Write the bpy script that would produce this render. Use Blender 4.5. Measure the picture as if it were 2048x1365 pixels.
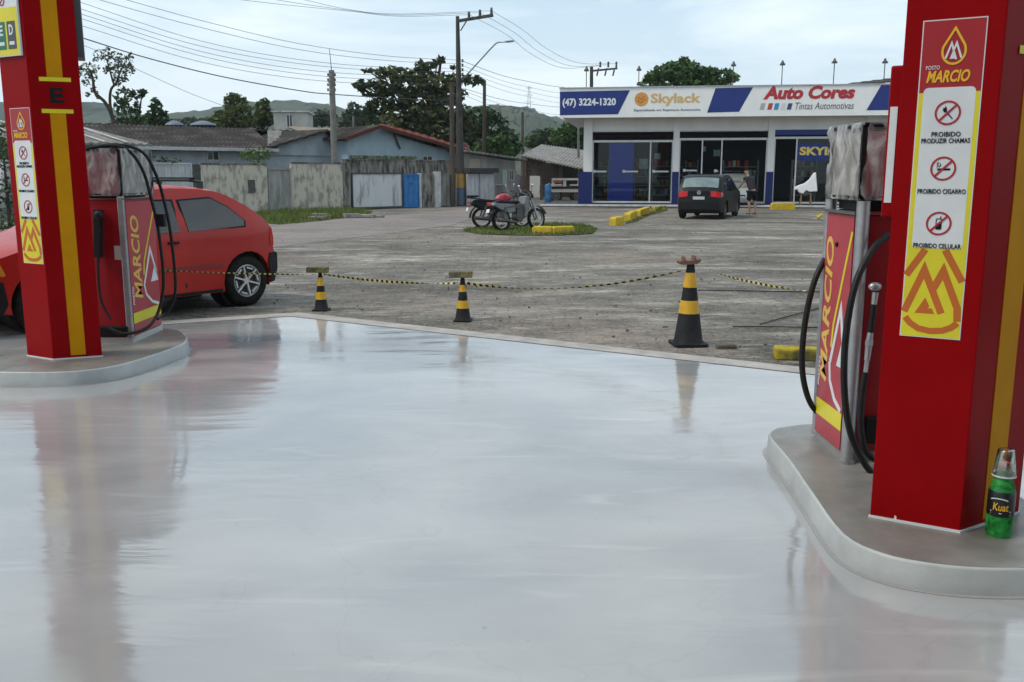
import bpy, bmesh, math, random
from mathutils import Vector, Matrix
from mathutils.geometry import delaunay_2d_cdt
R = math.radians
sc = bpy.context.scene
for o in list(bpy.data.objects): bpy.data.objects.remove(o)
COL = sc.collection
random.seed(7)

# ---------------------------------------------------------------- camera
FPX, HC, YH = 1850.0, 1.58, 346.0          # focal length in photo pixels, eye height, horizon row
TH = math.atan((682.5 - YH) / FPX)
cam = bpy.data.objects.new('camera', bpy.data.cameras.new('camera'))
COL.objects.link(cam); sc.camera = cam
cam.data.sensor_width = 36; cam.data.lens = 36 * FPX / 2048
cam.data.clip_end = 6000; cam.data.clip_start = 0.05
cam.location = (0, 0, HC); cam.rotation_euler = (math.pi / 2 - TH, 0, 0)

# ---------------------------------------------------------------- world and sun
SUN_EL, SUN_AZ = 52, 252                    # degrees; azimuth from +Y clockwise (sun behind-left)
w = bpy.data.worlds.new('World'); sc.world = w; w.use_nodes = True
nt = w.node_tree; N = nt.nodes; L = nt.links; N.clear()
out = N.new('ShaderNodeOutputWorld'); bg = N.new('ShaderNodeBackground'); bg.inputs[1].default_value = 0.1
sky = N.new('ShaderNodeTexSky'); sky.sky_type = 'NISHITA'; sky.sun_disc = False
sky.sun_elevation = R(SUN_EL); sky.sun_rotation = R(SUN_AZ); sky.air_density = 1.0; sky.dust_density = 2.0
tc = N.new('ShaderNodeTexCoord'); mp = N.new('ShaderNodeMapping'); mp.inputs['Scale'].default_value = (1.1, 1.1, 6.5)
mp.inputs['Rotation'].default_value = (0, R(4), 0)
n1 = N.new('ShaderNodeTexNoise'); n1.inputs['Scale'].default_value = 2.6; n1.inputs['Detail'].default_value = 7; n1.inputs['Roughness'].default_value = .55
n1.inputs['Distortion'].default_value = .35
cr = N.new('ShaderNodeValToRGB'); cr.color_ramp.elements[0].position = .38; cr.color_ramp.elements[1].position = .62
cr.color_ramp.elements[0].color = (5.0, 6.5, 7.7, 1); cr.color_ramp.elements[1].color = (8.5, 9.4, 9.8, 1)
mx = N.new('ShaderNodeMix'); mx.data_type = 'RGBA'; mx.inputs[0].default_value = .86
L.new(tc.outputs['Generated'], mp.inputs[0]); L.new(mp.outputs[0], n1.inputs[0]); L.new(n1.outputs[0], cr.inputs[0])
# thicker, whiter cloud deck towards the horizon
sx = N.new('ShaderNodeSeparateXYZ'); L.new(tc.outputs['Generated'], sx.inputs[0])
mr = N.new('ShaderNodeMapRange'); mr.inputs[1].default_value = 0; mr.inputs[2].default_value = .17; mr.inputs[3].default_value = .75; mr.inputs[4].default_value = 0
L.new(sx.outputs[2], mr.inputs[0])
m2 = N.new('ShaderNodeMix'); m2.data_type = 'RGBA'; m2.inputs[7].default_value = (7.9, 8.9, 9.3, 1)
L.new(mr.outputs[0], m2.inputs[0]); L.new(cr.outputs[0], m2.inputs[6])
L.new(sky.outputs[0], mx.inputs[6]); L.new(m2.outputs[2], mx.inputs[7]); L.new(mx.outputs[2], bg.inputs[0]); L.new(bg.outputs[0], out.inputs[0])
sd = bpy.data.lights.new('sun', 'SUN'); sd.energy = 1.5; sd.angle = R(12); sd.color = (1, .88, .74)
so = bpy.data.objects.new('sun', sd); COL.objects.link(so)
a = R(SUN_AZ); sv = Vector((math.sin(a) * math.cos(R(SUN_EL)), math.cos(a) * math.cos(R(SUN_EL)), math.sin(R(SUN_EL))))
so.rotation_euler = (-sv).to_track_quat('-Z', 'Y').to_euler(); so.location = (0, 0, 40)
sc.view_settings.view_transform = 'Standard'; sc.view_settings.look = 'None'; sc.view_settings.exposure = 0.48
sc.cycles.max_bounces = 6; sc.cycles.transparent_max_bounces = 12; sc.cycles.use_denoising = True
sc.cycles.caustics_reflective = False; sc.cycles.caustics_refractive = False

# ---------------------------------------------------------------- geometry helpers
def ray(px, py):
    x = (px - 1024) / FPX; u = (682.5 - py) / FPX
    return (x, math.cos(TH) + u * math.sin(TH), -math.sin(TH) + u * math.cos(TH))
def G(px, py, z=0.0):                        # point on the level plane z
    d = ray(px, py); t = (z - HC) / d[2]; return Vector((d[0] * t, d[1] * t, z))
def D(px, py, Y):                            # point at distance Y ahead
    d = ray(px, py); t = Y / d[1]; return Vector((d[0] * t, Y, HC + d[2] * t))
class Plane:                                 # an upright plane through P0 along angle
    def __init__(s, p0, p1=None, ang=None):
        s.p = Vector((p0[0], p0[1])); s.a = math.atan2(p1[1] - p0[1], p1[0] - p0[0]) if p1 is not None else ang
        s.d = Vector((math.cos(s.a), math.sin(s.a)))
    def uv(s, px, py=346):
        r = ray(px, py)                      # t*r.xy = p + u*d
        det = r[0] * (-s.d.y) + s.d.x * r[1]
        t = (s.p.x * (-s.d.y) + s.d.x * s.p.y) / det
        u = (r[0] * s.p.y - r[1] * s.p.x) / det * -1
        q = Vector((r[0] * t, r[1] * t)) - s.p
        return q.dot(s.d), HC + r[2] * t
    def u(s, px, py=346): return s.uv(px, py)[0]
    def z(s, px, py): return s.uv(px, py)[1]
    def M(s, off=(0, 0, 0)): return Matrix.Translation(off) @ Matrix.Rotation(s.a, 4, 'Z')

def fill2d(poly, step=None):
    pts = [Vector((p[0], p[1])) for p in poly]; n = len(pts)
    if step:
        xs = [p.x for p in pts]; zs = [p.y for p in pts]
        x = min(xs) + step * .5
        while x < max(xs):
            z = min(zs) + step * .5
            while z < max(zs):
                q = Vector((x, z)); ins = False; near = False
                for i in range(n):
                    A, B = pts[i], pts[(i + 1) % n]
                    if (A.y > z) != (B.y > z) and x < (B.x - A.x) * (z - A.y) / (B.y - A.y) + A.x: ins = not ins
                    ab = B - A; t = max(0, min(1, (q - A).dot(ab) / max(ab.length_squared, 1e-9)))
                    if (A + ab * t - q).length < step * .35: near = True; break
                if ins and not near: pts.append(q)
                z += step
            x += step
    v, e, f, *_ = delaunay_2d_cdt(pts, [(i, (i + 1) % n) for i in range(n)], [], 1, 1e-6)
    return [tuple(p) for p in v], [list(t) for t in f]

class MB:
    def __init__(s, m=None): s.v = []; s.f = []; s.fm = []; s.m = m; s.cur = 0
    def mt(s, i): s.cur = i; return s
    def add(s, vs, fs):
        b = len(s.v)
        for p in vs:
            p = Vector(p)
            s.v.append(tuple(s.m @ p) if s.m is not None else tuple(p))
        for f in fs: s.f.append([i + b for i in f]); s.fm.append(s.cur)
        return s
    def box(s, a, b, rot=None):
        x0, y0, z0 = a; x1, y1, z1 = b
        vs = [(x0,y0,z0),(x1,y0,z0),(x1,y1,z0),(x0,y1,z0),(x0,y0,z1),(x1,y0,z1),(x1,y1,z1),(x0,y1,z1)]
        if rot is not None:
            c = Vector(((x0+x1)/2, (y0+y1)/2, (z0+z1)/2)); vs = [tuple(c + rot @ (Vector(p) - c)) for p in vs]
        return s.add(vs, [(0,3,2,1),(4,5,6,7),(0,1,5,4),(1,2,6,5),(2,3,7,6),(3,0,4,7)])
    def bar(s, p0, p1, w, h=None, up=(0, 0, 1)):
        h = h or w; p0 = Vector(p0); p1 = Vector(p1); d = (p1 - p0).normalized(); u = Vector(up)
        if abs(d.dot(u)) > .95: u = Vector((1, 0, 0))
        a = d.cross(u).normalized() * w / 2; b = a.cross(d).normalized() * h / 2
        vs = [p + i * a + j * b for p in (p0, p1) for i, j in ((-1,-1),(1,-1),(1,1),(-1,1))]
        return s.add(vs, [(0,3,2,1),(4,5,6,7),(0,1,5,4),(1,2,6,5),(2,3,7,6),(3,0,4,7)])
    def cyl(s, p0, p1, r0, r1=None, n=12, cap=True):
        r1 = r0 if r1 is None else r1
        return s.tube([p0, p1], [r0, r1], n, cap)
    def tube(s, pts, r, n=8, cap=True):
        pts = [Vector(p) for p in pts]; k = len(pts)
        if not isinstance(r, (list, tuple)): r = [r] * k
        vs = []; prev = None
        for i, p in enumerate(pts):
            d = (pts[min(i+1, k-1)] - pts[max(i-1, 0)]).normalized()
            if prev is None:
                u = Vector((0, 0, 1)) if abs(d.z) < .9 else Vector((1, 0, 0)); a = d.cross(u).normalized()
            else: a = (prev - d * prev.dot(d)).normalized()
            prev = a; b = d.cross(a)
            for j in range(n):
                t = 2 * math.pi * j / n; vs.append(p + (a * math.cos(t) + b * math.sin(t)) * r[i])
        fs = [(i*n+j, i*n+(j+1) % n, (i+1)*n+(j+1) % n, (i+1)*n+j) for i in range(k-1) for j in range(n)]
        if cap: fs += [tuple(range(n))[::-1], tuple(range((k-1)*n, k*n))]
        return s.add(vs, fs)
    def lathe(s, prof, c=(0, 0, 0), n=24, axis='z', close=False):
        vs = []; k = len(prof)
        for r, z in prof:
            for j in range(n):
                t = 2*math.pi*j/n; x, y = r*math.cos(t), r*math.sin(t)
                q = (x, y, z) if axis == 'z' else ((x, z, y) if axis == 'y' else (z, x, y))
                vs.append((q[0]+c[0], q[1]+c[1], q[2]+c[2]))
        rng = k if close else k-1
        fs = [(i*n+j, i*n+(j+1) % n, ((i+1) % k)*n+(j+1) % n, ((i+1) % k)*n+j) for i in range(rng) for j in range(n)]
        return s.add(vs, fs)
    def prism(s, poly, y0, y1, ax='y'):      # polygon in (x,z) pushed along y, or in (x,y) pushed along z
        tv, tf = fill2d(poly); n = len(tv); m = len(poly)
        P = (lambda p, t: (p[0], t, p[1])) if ax == 'y' else (lambda p, t: (p[0], p[1], t))
        vs = [P(p, y0) for p in tv] + [P(p, y1) for p in tv]
        fs = [tuple(t) for t in tf] + [tuple(i + n for i in t[::-1]) for t in tf]
        b = len(vs); vs += [P(p, y0) for p in poly] + [P(p, y1) for p in poly]
        fs += [(b+i, b+(i+1) % m, b+m+(i+1) % m, b+m+i) for i in range(m)]
        return s.add(vs, fs)
    def stroke(s, pts, w, y0, y1, closed=False):   # a flat mitred band along a polyline in (x,z)
        P = [Vector(p) for p in pts]; n = len(P); Lf = []; Rt = []
        for i in range(n):
            pa = P[i-1] if (i or closed) else None; pb = P[(i+1) % n] if (i < n-1 or closed) else None
            d1 = (P[i]-pa).normalized() if pa is not None else None; d2 = (pb-P[i]).normalized() if pb is not None else None
            d = d1 if d2 is None else (d2 if d1 is None else ((d1+d2).normalized() if (d1+d2).length > 1e-4 else d1))
            nn = Vector((-d.y, d.x)); k = 1.0
            if d1 is not None and d2 is not None: k = 1/max(.35, nn.dot(Vector((-d1.y, d1.x))))
            Lf.append(P[i]+nn*w/2*k); Rt.append(P[i]-nn*w/2*k)
        rng = range(n if closed else n-1)
        for i in rng:
            j = (i+1) % n; q = [Lf[i], Lf[j], Rt[j], Rt[i]]
            vs = [(p.x, y0, p.y) for p in q]+[(p.x, y1, p.y) for p in q]
            s.add(vs, [(0,1,2,3),(7,6,5,4),(0,4,5,1),(2,6,7,3),(1,5,6,2),(3,7,4,0)])
        return s
    def ball(s, c, r, n=12, m=8, sq=(1, 1, 1)):
        vs = []; c = Vector(c)
        for i in range(m+1):
            ph = math.pi*i/m
            for j in range(n):
                t = 2*math.pi*j/n
                vs.append(c + Vector((r*sq[0]*math.sin(ph)*math.cos(t), r*sq[1]*math.sin(ph)*math.sin(t), r*sq[2]*math.cos(ph))))
        return s.add(vs, [(i*n+j, (i+1)*n+j, (i+1)*n+(j+1) % n, i*n+(j+1) % n) for i in range(m) for j in range(n)])
    def build(s, name, mats, parent=None, smooth=None, bevel=0, label=None, seg=2):
        me = bpy.data.meshes.new(name); me.from_pydata(s.v, [], s.f)
        if not isinstance(mats, (list, tuple)): mats = [mats]
        for m in mats: me.materials.append(m)
        if len(mats) > 1: me.polygons.foreach_set('material_index', s.fm)
        me.validate(); 
        bm = bmesh.new(); bm.from_mesh(me)
        if len(bm.faces) < 30000:
            bmesh.ops.remove_doubles(bm, verts=bm.verts, dist=1e-5); bmesh.ops.recalc_face_normals(bm, faces=bm.faces)
        bm.to_mesh(me); bm.free()
        o = bpy.data.objects.new(name, me); COL.objects.link(o)
        if smooth:
            me.shade_smooth(); me.set_sharp_from_angle(angle=R(smooth))
        if bevel:
            b = o.modifiers.new('bevel', 'BEVEL'); b.width = bevel; b.segments = seg; b.limit_method = 'ANGLE'; b.angle_limit = R(40)
        if parent: o.parent = parent
        if label: o['label'] = label
        return o

def thing(name, label, cat, loc=(0, 0, 0), rz=0, group=None):
    o = bpy.data.objects.new(name, None); COL.objects.link(o); o.empty_display_size = .2
    o.location = loc; o.rotation_euler = (0, 0, rz); o['label'] = label; o['category'] = cat
    if group: o['group'] = group
    return o
def tag(o, label, cat, group=None):
    o['label'] = label; o['category'] = cat
    if group: o['group'] = group
    return o
def kind(o, k, label=None, cat=None):
    o['kind'] = k
    if label: o['label'] = label
    if cat: o['category'] = cat
    return o
def dup(root, loc, rz, label=None, group=None):
    r = root.copy(); COL.objects.link(r); r.location = loc; r.rotation_euler = (0, 0, rz)
    if label: r['label'] = label
    if group: r['group'] = group
    for ch in list(root.children):
        c = ch.copy(); COL.objects.link(c); c.parent = r
        for g in list(ch.children):
            d = g.copy(); COL.objects.link(d); d.parent = c
    return r
def spline(pts, n=8):
    P = [Vector(p) for p in pts]; P = [P[0]*2-P[1]] + P + [P[-1]*2-P[-2]]; o = []
    for i in range(1, len(P)-2):
        for k in range(n):
            t = k/n; a, b, c, d = P[i-1:i+3]
            o.append(.5*((2*b)+(c-a)*t+(2*a-5*b+4*c-d)*t*t+(3*b-a-3*c+d)*t**3))
    o.append(P[-2]); return o
def arc(cx, cz, r, a0, a1, n=16, ry=None):
    ry = ry or r
    return [(cx+r*math.cos(R(a0+(a1-a0)*i/n)), cz+ry*math.sin(R(a0+(a1-a0)*i/n))) for i in range(n+1)]
def rrect(x0, z0, x1, z1, r, n=5):
    return arc(x1-r, z0+r, r, -90, 0, n)+arc(x1-r, z1-r, r, 0, 90, n)+arc(x0+r, z1-r, r, 90, 180, n)+arc(x0+r, z0+r, r, 180, 270, n)

def lettering(name, txt, m, x0, z0, x1, z1, y, mt, parent, bold=0.0, shear=0, th=.002, vertical=False, label=None):
    cu = bpy.data.curves.new('t', 'FONT'); cu.body = txt; cu.size = 1; cu.offset = bold; cu.shear = shear; cu.extrude = .5; cu.resolution_u = 3
    t = bpy.data.objects.new('t', cu); COL.objects.link(t); bpy.context.view_layer.update()
    me = bpy.data.meshes.new_from_object(t); bpy.data.objects.remove(t); bpy.data.curves.remove(cu)
    xs = [v.co.x for v in me.vertices]; ys = [v.co.y for v in me.vertices]
    a0, a1, b0, b1 = min(xs), max(xs), min(ys), max(ys)
    for v in me.vertices:
        u = (v.co.x-a0)/(a1-a0); k = (v.co.y-b0)/(b1-b0); d = y - th*(v.co.z+.5)
        q = Vector((x0+u*(x1-x0), d, z0+k*(z1-z0))) if not vertical else Vector((x1-k*(x1-x0), d, z0+u*(z1-z0)))
        v.co = m @ q if m is not None else q
    me.materials.clear(); me.materials.append(mt); me.name = name
    o = bpy.data.objects.new(name, me); COL.objects.link(o); o.parent = parent
    if label: o['label'] = label
    return o

# ---------------------------------------------------------------- materials
_m = {}
def mat(name, c=(.5, .5, .5), rough=.5, c2=None, sc1=3.0, bump=0.0, bsc=30.0, metal=0.0, stretch=(1, 1, 1), spec=.5, lo=.35, hi=.65, coat=0, detail=6, trans=0, emit=None, c3=None, sc3=.6, rvar=0, ior=1.5):
    if name in _m: return _m[name]
    if rough >= .75 and spec == .5: spec = .12
    m = bpy.data.materials.new(name); m.use_nodes = True; t = m.node_tree; B = t.nodes['Principled BSDF']
    B.inputs['Base Color'].default_value = (*c, 1); B.inputs['Roughness'].default_value = rough; B.inputs['Metallic'].default_value = metal
    B.inputs['Specular IOR Level'].default_value = spec; B.inputs['Coat Weight'].default_value = coat
    B.inputs['Transmission Weight'].default_value = trans; B.inputs['IOR'].default_value = ior; B.inputs['Coat Roughness'].default_value = .05
    co = t.nodes.new('ShaderNodeTexCoord'); mp = t.nodes.new('ShaderNodeMapping'); mp.inputs['Scale'].default_value = stretch
    t.links.new(co.outputs['Object'], mp.inputs[0])
    def noise(s, d=detail):
        n = t.nodes.new('ShaderNodeTexNoise'); n.inputs['Scale'].default_value = s; n.inputs['Detail'].default_value = d; n.inputs['Roughness'].default_value = .62
        t.links.new(mp.outputs[0], n.inputs[0]); return n
    def ramp(n, lo, hi):
        r = t.nodes.new('ShaderNodeMapRange'); r.inputs[1].default_value = lo; r.inputs[2].default_value = hi; t.links.new(n.outputs[0], r.inputs[0]); return r
    col = None
    if c2 is None and emit is None: c2 = tuple(x*.8 for x in c); lo, hi = .3, .9   # no surface is dead even
    if c2:
        x = t.nodes.new('ShaderNodeMix'); x.data_type = 'RGBA'; x.inputs[6].default_value = (*c, 1); x.inputs[7].default_value = (*c2, 1)
        t.links.new(ramp(noise(sc1), lo, hi).outputs[0], x.inputs[0]); col = x.outputs[2]
        if c3:
            y = t.nodes.new('ShaderNodeMix'); y.data_type = 'RGBA'; y.inputs[7].default_value = (*c3, 1); t.links.new(col, y.inputs[6])
            t.links.new(ramp(noise(sc3, 3), .5, .66).outputs[0], y.inputs[0]); col = y.outputs[2]
        t.links.new(col, B.inputs['Base Color'])
    if rvar:
        r = t.nodes.new('ShaderNodeMapRange'); r.inputs[1].default_value = .3; r.inputs[2].default_value = .7
        r.inputs[3].default_value = rough; r.inputs[4].default_value = rough+rvar; t.links.new(noise(sc1*2.3).outputs[0], r.inputs[0]); t.links.new(r.outputs[0], B.inputs['Roughness'])
    if bump:
        b = t.nodes.new('ShaderNodeBump'); b.inputs['Strength'].default_value = bump; b.inputs['Distance'].default_value = .02
        t.links.new(noise(bsc).outputs[0], b.inputs['Height']); t.links.new(b.outputs[0], B.inputs['Normal'])
    if emit: B.inputs['Emission Color'].default_value = (*emit, 1); B.inputs['Emission Strength'].default_value = 1
    _m[name] = m; return m
def glassmat(name, tint=(.6, .66, .66), refl=.12, rough=.02):
    if name in _m: return _m[name]
    m = bpy.data.materials.new(name); m.use_nodes = True; t = m.node_tree; t.nodes.clear()
    o = t.nodes.new('ShaderNodeOutputMaterial'); a = t.nodes.new('ShaderNodeBsdfTransparent'); a.inputs[0].default_value = (*tint, 1)
    g = t.nodes.new('ShaderNodeBsdfGlossy'); g.inputs['Roughness'].default_value = rough; x = t.nodes.new('ShaderNodeMixShader')
    f = t.nodes.new('ShaderNodeFresnel'); f.inputs[0].default_value = 1.5; ad = t.nodes.new('ShaderNodeMath'); ad.operation = 'ADD'; ad.inputs[1].default_value = refl
    t.links.new(f.outputs[0], ad.inputs[0]); t.links.new(ad.outputs[0], x.inputs[0]); t.links.new(a.outputs[0], x.inputs[1]); t.links.new(g.outputs[0], x.inputs[2]); t.links.new(x.outputs[0], o.inputs[0])
    _m[name] = m; return m

RED = mat('red_cladding', (.26, .0018, .004), .30, (.23, .0015, .003), 2.5, spec=.5, ior=1.16, rvar=.10, bump=.03, bsc=6)
YEL = mat('yellow_stripe', (.56, .25, .004), .45, (.48, .21, .004), 4, ior=1.18)
YELB = mat('yellow_vinyl', (.68, .62, .02), .4, (.62, .56, .02), 6)
ORG = mat('orange_vinyl', (.52, .13, .015), .4)
WHT = mat('white_vinyl', (.66, .70, .72), .4, (.6, .64, .67), 7)
BLK = mat('black_vinyl', (.008, .008, .009), .5, spec=.2)
DRED = mat('dark_red_print', (.38, .012, .03), .4)
RUB = mat('black_rubber', (.006, .006, .007), .42, (.012, .012, .012), 12, spec=.3, rvar=.2)
TYR = mat('tyre_rubber', (.010, .010, .010), .8, (.022, .021, .019), 20, bump=.2)
STEEL = mat('galvanised_steel', (.42, .43, .44), .38, (.3, .31, .32), 9, metal=.6)
CHR = mat('chrome', (.6, .6, .6), .2, metal=1)
DSTEEL = mat('dark_steel', (.05, .05, .055), .5, (.09, .08, .07), 8, metal=.3)

# ================================================================ SETTING
# yard of worn concrete pavers
def ground_material(name, base, dark, light, tintc, joint=.55, scl=4.2, jointw=.05, rough=.85):
    m = bpy.data.materials.new(name); m.use_nodes = True; t = m.node_tree; B = t.nodes['Principled BSDF']
    B.inputs['Roughness'].default_value = rough; B.inputs['Specular IOR Level'].default_value = .12
    co = t.nodes.new('ShaderNodeTexCoord')
    def noise(s, d=6, sv=None, ro=.6):
        n = t.nodes.new('ShaderNodeTexNoise'); n.inputs['Scale'].default_value = s; n.inputs['Detail'].default_value = d; n.inputs['Roughness'].default_value = ro
        if sv:
            mp = t.nodes.new('ShaderNodeMapping'); mp.inputs['Scale'].default_value = sv; mp.inputs['Rotation'].default_value = (0, 0, R(-12)); t.links.new(co.outputs['Object'], mp.inputs[0]); t.links.new(mp.outputs[0], n.inputs[0])
        else: t.links.new(co.outputs['Object'], n.inputs[0])
        return n
    def rng(o, a, b, c=0, d=1):
        r = t.nodes.new('ShaderNodeMapRange'); [setattr(r.inputs[i+1], 'default_value', v) for i, v in enumerate((a, b, c, d))]; t.links.new(o, r.inputs[0]); return r.outputs[0]
    def mix(f, A, Bc):
        x = t.nodes.new('ShaderNodeMix'); x.data_type = 'RGBA'
        for s, v in ((6, A), (7, Bc)):
            if isinstance(v, tuple): x.inputs[s].default_value = (*v, 1)
            else: t.links.new(v, x.inputs[s])
        if isinstance(f, float): x.inputs[0].default_value = f
        else: t.links.new(f, x.inputs[0])
        return x.outputs[2]
    c = mix(rng(noise(.28, 7, (1, 1.6, 1), .7).outputs[0], .42, .60), base, dark)
    c = mix(rng(noise(.6, 8, (.45, 1.4, 1), .72).outputs[0], .52, .64), c, light)
    c = mix(rng(noise(.16, 3).outputs[0], .5, .62), c, tintc)
    c = mix(rng(noise(2.4, 9, (.7, 1.2, 1), .78).outputs[0], .44, .62, 0, .85), c, dark)
    c = mix(rng(noise(4.1, 8, (.6, 1.3, 1), .8).outputs[0], .54, .66, 0, .65), c, light)
    c = mix(rng(noise(22, 5, None, .75).outputs[0], .50, .72, 0, .5), c, light)
    c = mix(rng(noise(31, 4, None, .7).outputs[0], .54, .70, 0, .6), c, tuple(x*.5 for x in dark))
    vo = t.nodes.new('ShaderNodeTexVoronoi'); vo.feature = 'DISTANCE_TO_EDGE'; vo.inputs['Scale'].default_value = scl; vo.inputs['Randomness'].default_value = .55
    t.links.new(co.outputs['Object'], vo.inputs[0])
    j = rng(vo.outputs[0], 0.0, jointw, joint, 0)
    c = mix(j, c, tuple(x*.35 for x in dark)); t.links.new(c, B.inputs['Base Color'])
    # puddle-dry sheen differences
    t.links.new(rng(noise(.5, 4).outputs[0], .35, .65, rough-.25, rough), B.inputs['Roughness'])
    b = t.nodes.new('ShaderNodeBump'); b.inputs['Strength'].default_value = .6; b.inputs['Distance'].default_value = .02
    h = t.nodes.new('ShaderNodeMath'); h.operation = 'ADD'; t.links.new(noise(9, 6).outputs[0], h.inputs[0])
    t.links.new(rng(vo.outputs[0], 0, jointw*1.5, -.6, 0), h.inputs[1]); t.links.new(h.outputs[0], b.inputs['Height']); t.links.new(b.outputs[0], B.inputs['Normal'])
    return m
GM = ground_material('worn_pavers', (.195, .180, .156), (.072, .065, .055), (.45, .42, .37), (.24, .20, .17), joint=.30, scl=6.5)
RM = ground_material('road_pavers', (.235, .205, .19), (.165, .145, .135), (.29, .26, .245), (.25, .21, .195), joint=.25)
# ground sheet: a grid with gentle dips
g = MB(); nx, ny = 90, 90
xs = [-900, -400, -200, -120] + [-80+160*i/nx for i in range(nx+1)] + [120, 200, 400, 900]
ys = [-60] + [-10+90*i/ny for i in range(ny+1)] + [110, 160, 260, 500, 900, 1500]
def gz(x, y):
    if y < 12 or y > 60: return -.002
    return -.002 + .012*math.sin(x*.7+y*.3)*math.sin(y*.45)*min(1, (y-12)/6)
vs = [(x, y, min(gz(x, y), 0)) for y in ys for x in xs]; W = len(xs)
g.add(vs, [(i*W+j, i*W+j+1, (i+1)*W+j+1, (i+1)*W+j) for i in range(len(ys)-1) for j in range(W-1)])
kind(g.build('ground', GM, smooth=60), 'structure')
rp = [G(150, 462), G(600, 444), G(870, 424), G(1000, 409), G(1080, 400), G(1092, 413), G(960, 432), G(900, 452), G(560, 494), G(-150, 560), G(-400, 520)]
kind(MB().add([(p.x, p.y, .004) for p in rp], [tuple(range(len(rp)))]).build('road', RM), 'structure')

# forecourt: glossy coated floor inside a pale concrete edge strip
E0, E1, E2 = G(-30, 668), G(595, 628), G(1640, 742)
dl = (E1-E0).normalized(); dr = (E2-E1).normalized()
P = [E1, E2 + dr*9, Vector((14, -7, 0)), Vector((-15, -7, 0)), E0 - dl*8]
def inset(Pl, d):
    o = []; n = len(Pl)
    for i in range(n):
        p, q, r = Pl[i-1], Pl[i], Pl[(i+1) % n]; a = (q-p).normalized(); b = (r-q).normalized()
        na = Vector((a.y, -a.x, 0)); nb = Vector((b.y, -b.x, 0)); k = (na+nb).normalized(); o.append(q+k*d/max(.3, k.dot(na)))
    return o
Pi = inset(P, .24)
fm = bpy.data.materials.new('coated_floor'); fm.use_nodes = True; t = fm.node_tree; B = t.nodes['Principled BSDF']
co = t.nodes.new('ShaderNodeTexCoord')
def tn(s, sv=(1, 1, 1), rz=0, d=5, dist=0):
    mp = t.nodes.new('ShaderNodeMapping'); mp.inputs['Scale'].default_value = sv; mp.inputs['Rotation'].default_value = (0, 0, R(rz))
    n = t.nodes.new('ShaderNodeTexNoise'); n.inputs['Scale'].default_value = s; n.inputs['Detail'].default_value = d; n.inputs['Distortion'].default_value = dist
    t.links.new(co.outputs['Object'], mp.inputs[0]); t.links.new(mp.outputs[0], n.inputs[0]); return n.outputs[0]
def trg(o, a, b, c=0, d=1):
    r = t.nodes.new('ShaderNodeMapRange'); [setattr(r.inputs[i+1], 'default_value', v) for i, v in enumerate((a, b, c, d))]; t.links.new(o, r.inputs[0]); return r.outputs[0]
x = t.nodes.new('ShaderNodeMix'); x.data_type = 'RGBA'; x.inputs[6].default_value = (.25, .255, .26, 1); x.inputs[7].default_value = (.37, .375, .375, 1)
t.links.new(trg(tn(.7, (1, 1.4, 1), 20, 6, .4), .35, .68), x.inputs[0]); 
sp = t.nodes.new('ShaderNodeMix'); sp.data_type = 'RGBA'; sp.inputs[7].default_value = (.2, .2, .2, 1); t.links.new(x.outputs[2], sp.inputs[6])
t.links.new(trg(tn(26, d=2), .755, .80, 0, .6), sp.inputs[0]); 
cn_ = tn(.55, (1, 1, 1), 33, 6, 1.2); ab = t.nodes.new('ShaderNodeMath'); ab.operation = 'SUBTRACT'; ab.inputs[1].default_value = .5; t.links.new(cn_, ab.inputs[0]); a2 = t.nodes.new('ShaderNodeMath'); a2.operation = 'ABSOLUTE'; t.links.new(ab.outputs[0], a2.inputs[0])
ck = t.nodes.new('ShaderNodeMix'); ck.data_type = 'RGBA'; ck.inputs[7].default_value = (.14, .14, .14, 1); t.links.new(sp.outputs[2], ck.inputs[6]); t.links.new(trg(a2.outputs[0], 0, .006, .10, 0), ck.inputs[0])
sc_ = t.nodes.new('ShaderNodeMix'); sc_.data_type = 'RGBA'; sc_.inputs[7].default_value = (.62, .62, .61, 1); t.links.new(ck.outputs[2], sc_.inputs[6]); t.links.new(trg(tn(2.4, (.4, 2.2, 1), 28, 7, .8), .60, .80, 0, .30), sc_.inputs[0])
t.links.new(sc_.outputs[2], B.inputs['Base Color'])
B.inputs['IOR'].default_value = 1.8; B.inputs['Specular IOR Level'].default_value = .75
t.links.new(trg(tn(1.1, (1, 2, 1), 15, 5), .35, .65, .07, .15), B.inputs['Roughness'])
h = t.nodes.new('ShaderNodeMath'); h.operation = 'ADD'
t.links.new(trg(tn(1.6, (.5, 1.5, 1), -14, 4, .6), 0, 1, 0, .8), h.inputs[0]); t.links.new(trg(tn(9, (.7, 1.4, 1), 25, 3), 0, 1, 0, .02), h.inputs[1])
b = t.nodes.new('ShaderNodeBump'); b.inputs['Strength'].default_value = .5; b.inputs['Distance'].default_value = .02
t.links.new(h.outputs[0], b.inputs['Height']); t.links.new(b.outputs[0], B.inputs['Normal'])
kind(MB().add([(p.x, p.y, .012) for p in Pi], [tuple(range(5))]).build('forecourt', fm), 'structure')
CON = mat('pale_concrete', (.40, .385, .36), .75, (.30, .285, .265), 5, bump=.25, bsc=40, rvar=.1)
e = MB()
for i in range(5):
    j = (i+1) % 5; a0, a1, b0, b1 = P[i], P[j], Pi[i], Pi[j]
    e.add([(a0.x, a0.y, -.02), (a1.x, a1.y, -.02), (a1.x, a1.y, .016), (a0.x, a0.y, .016), (b1.x, b1.y, .016), (b0.x, b0.y, .016)], [(0, 1, 2, 3), (3, 2, 4, 5)])
kind(e.build('forecourt_edge', CON), 'structure')

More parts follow.
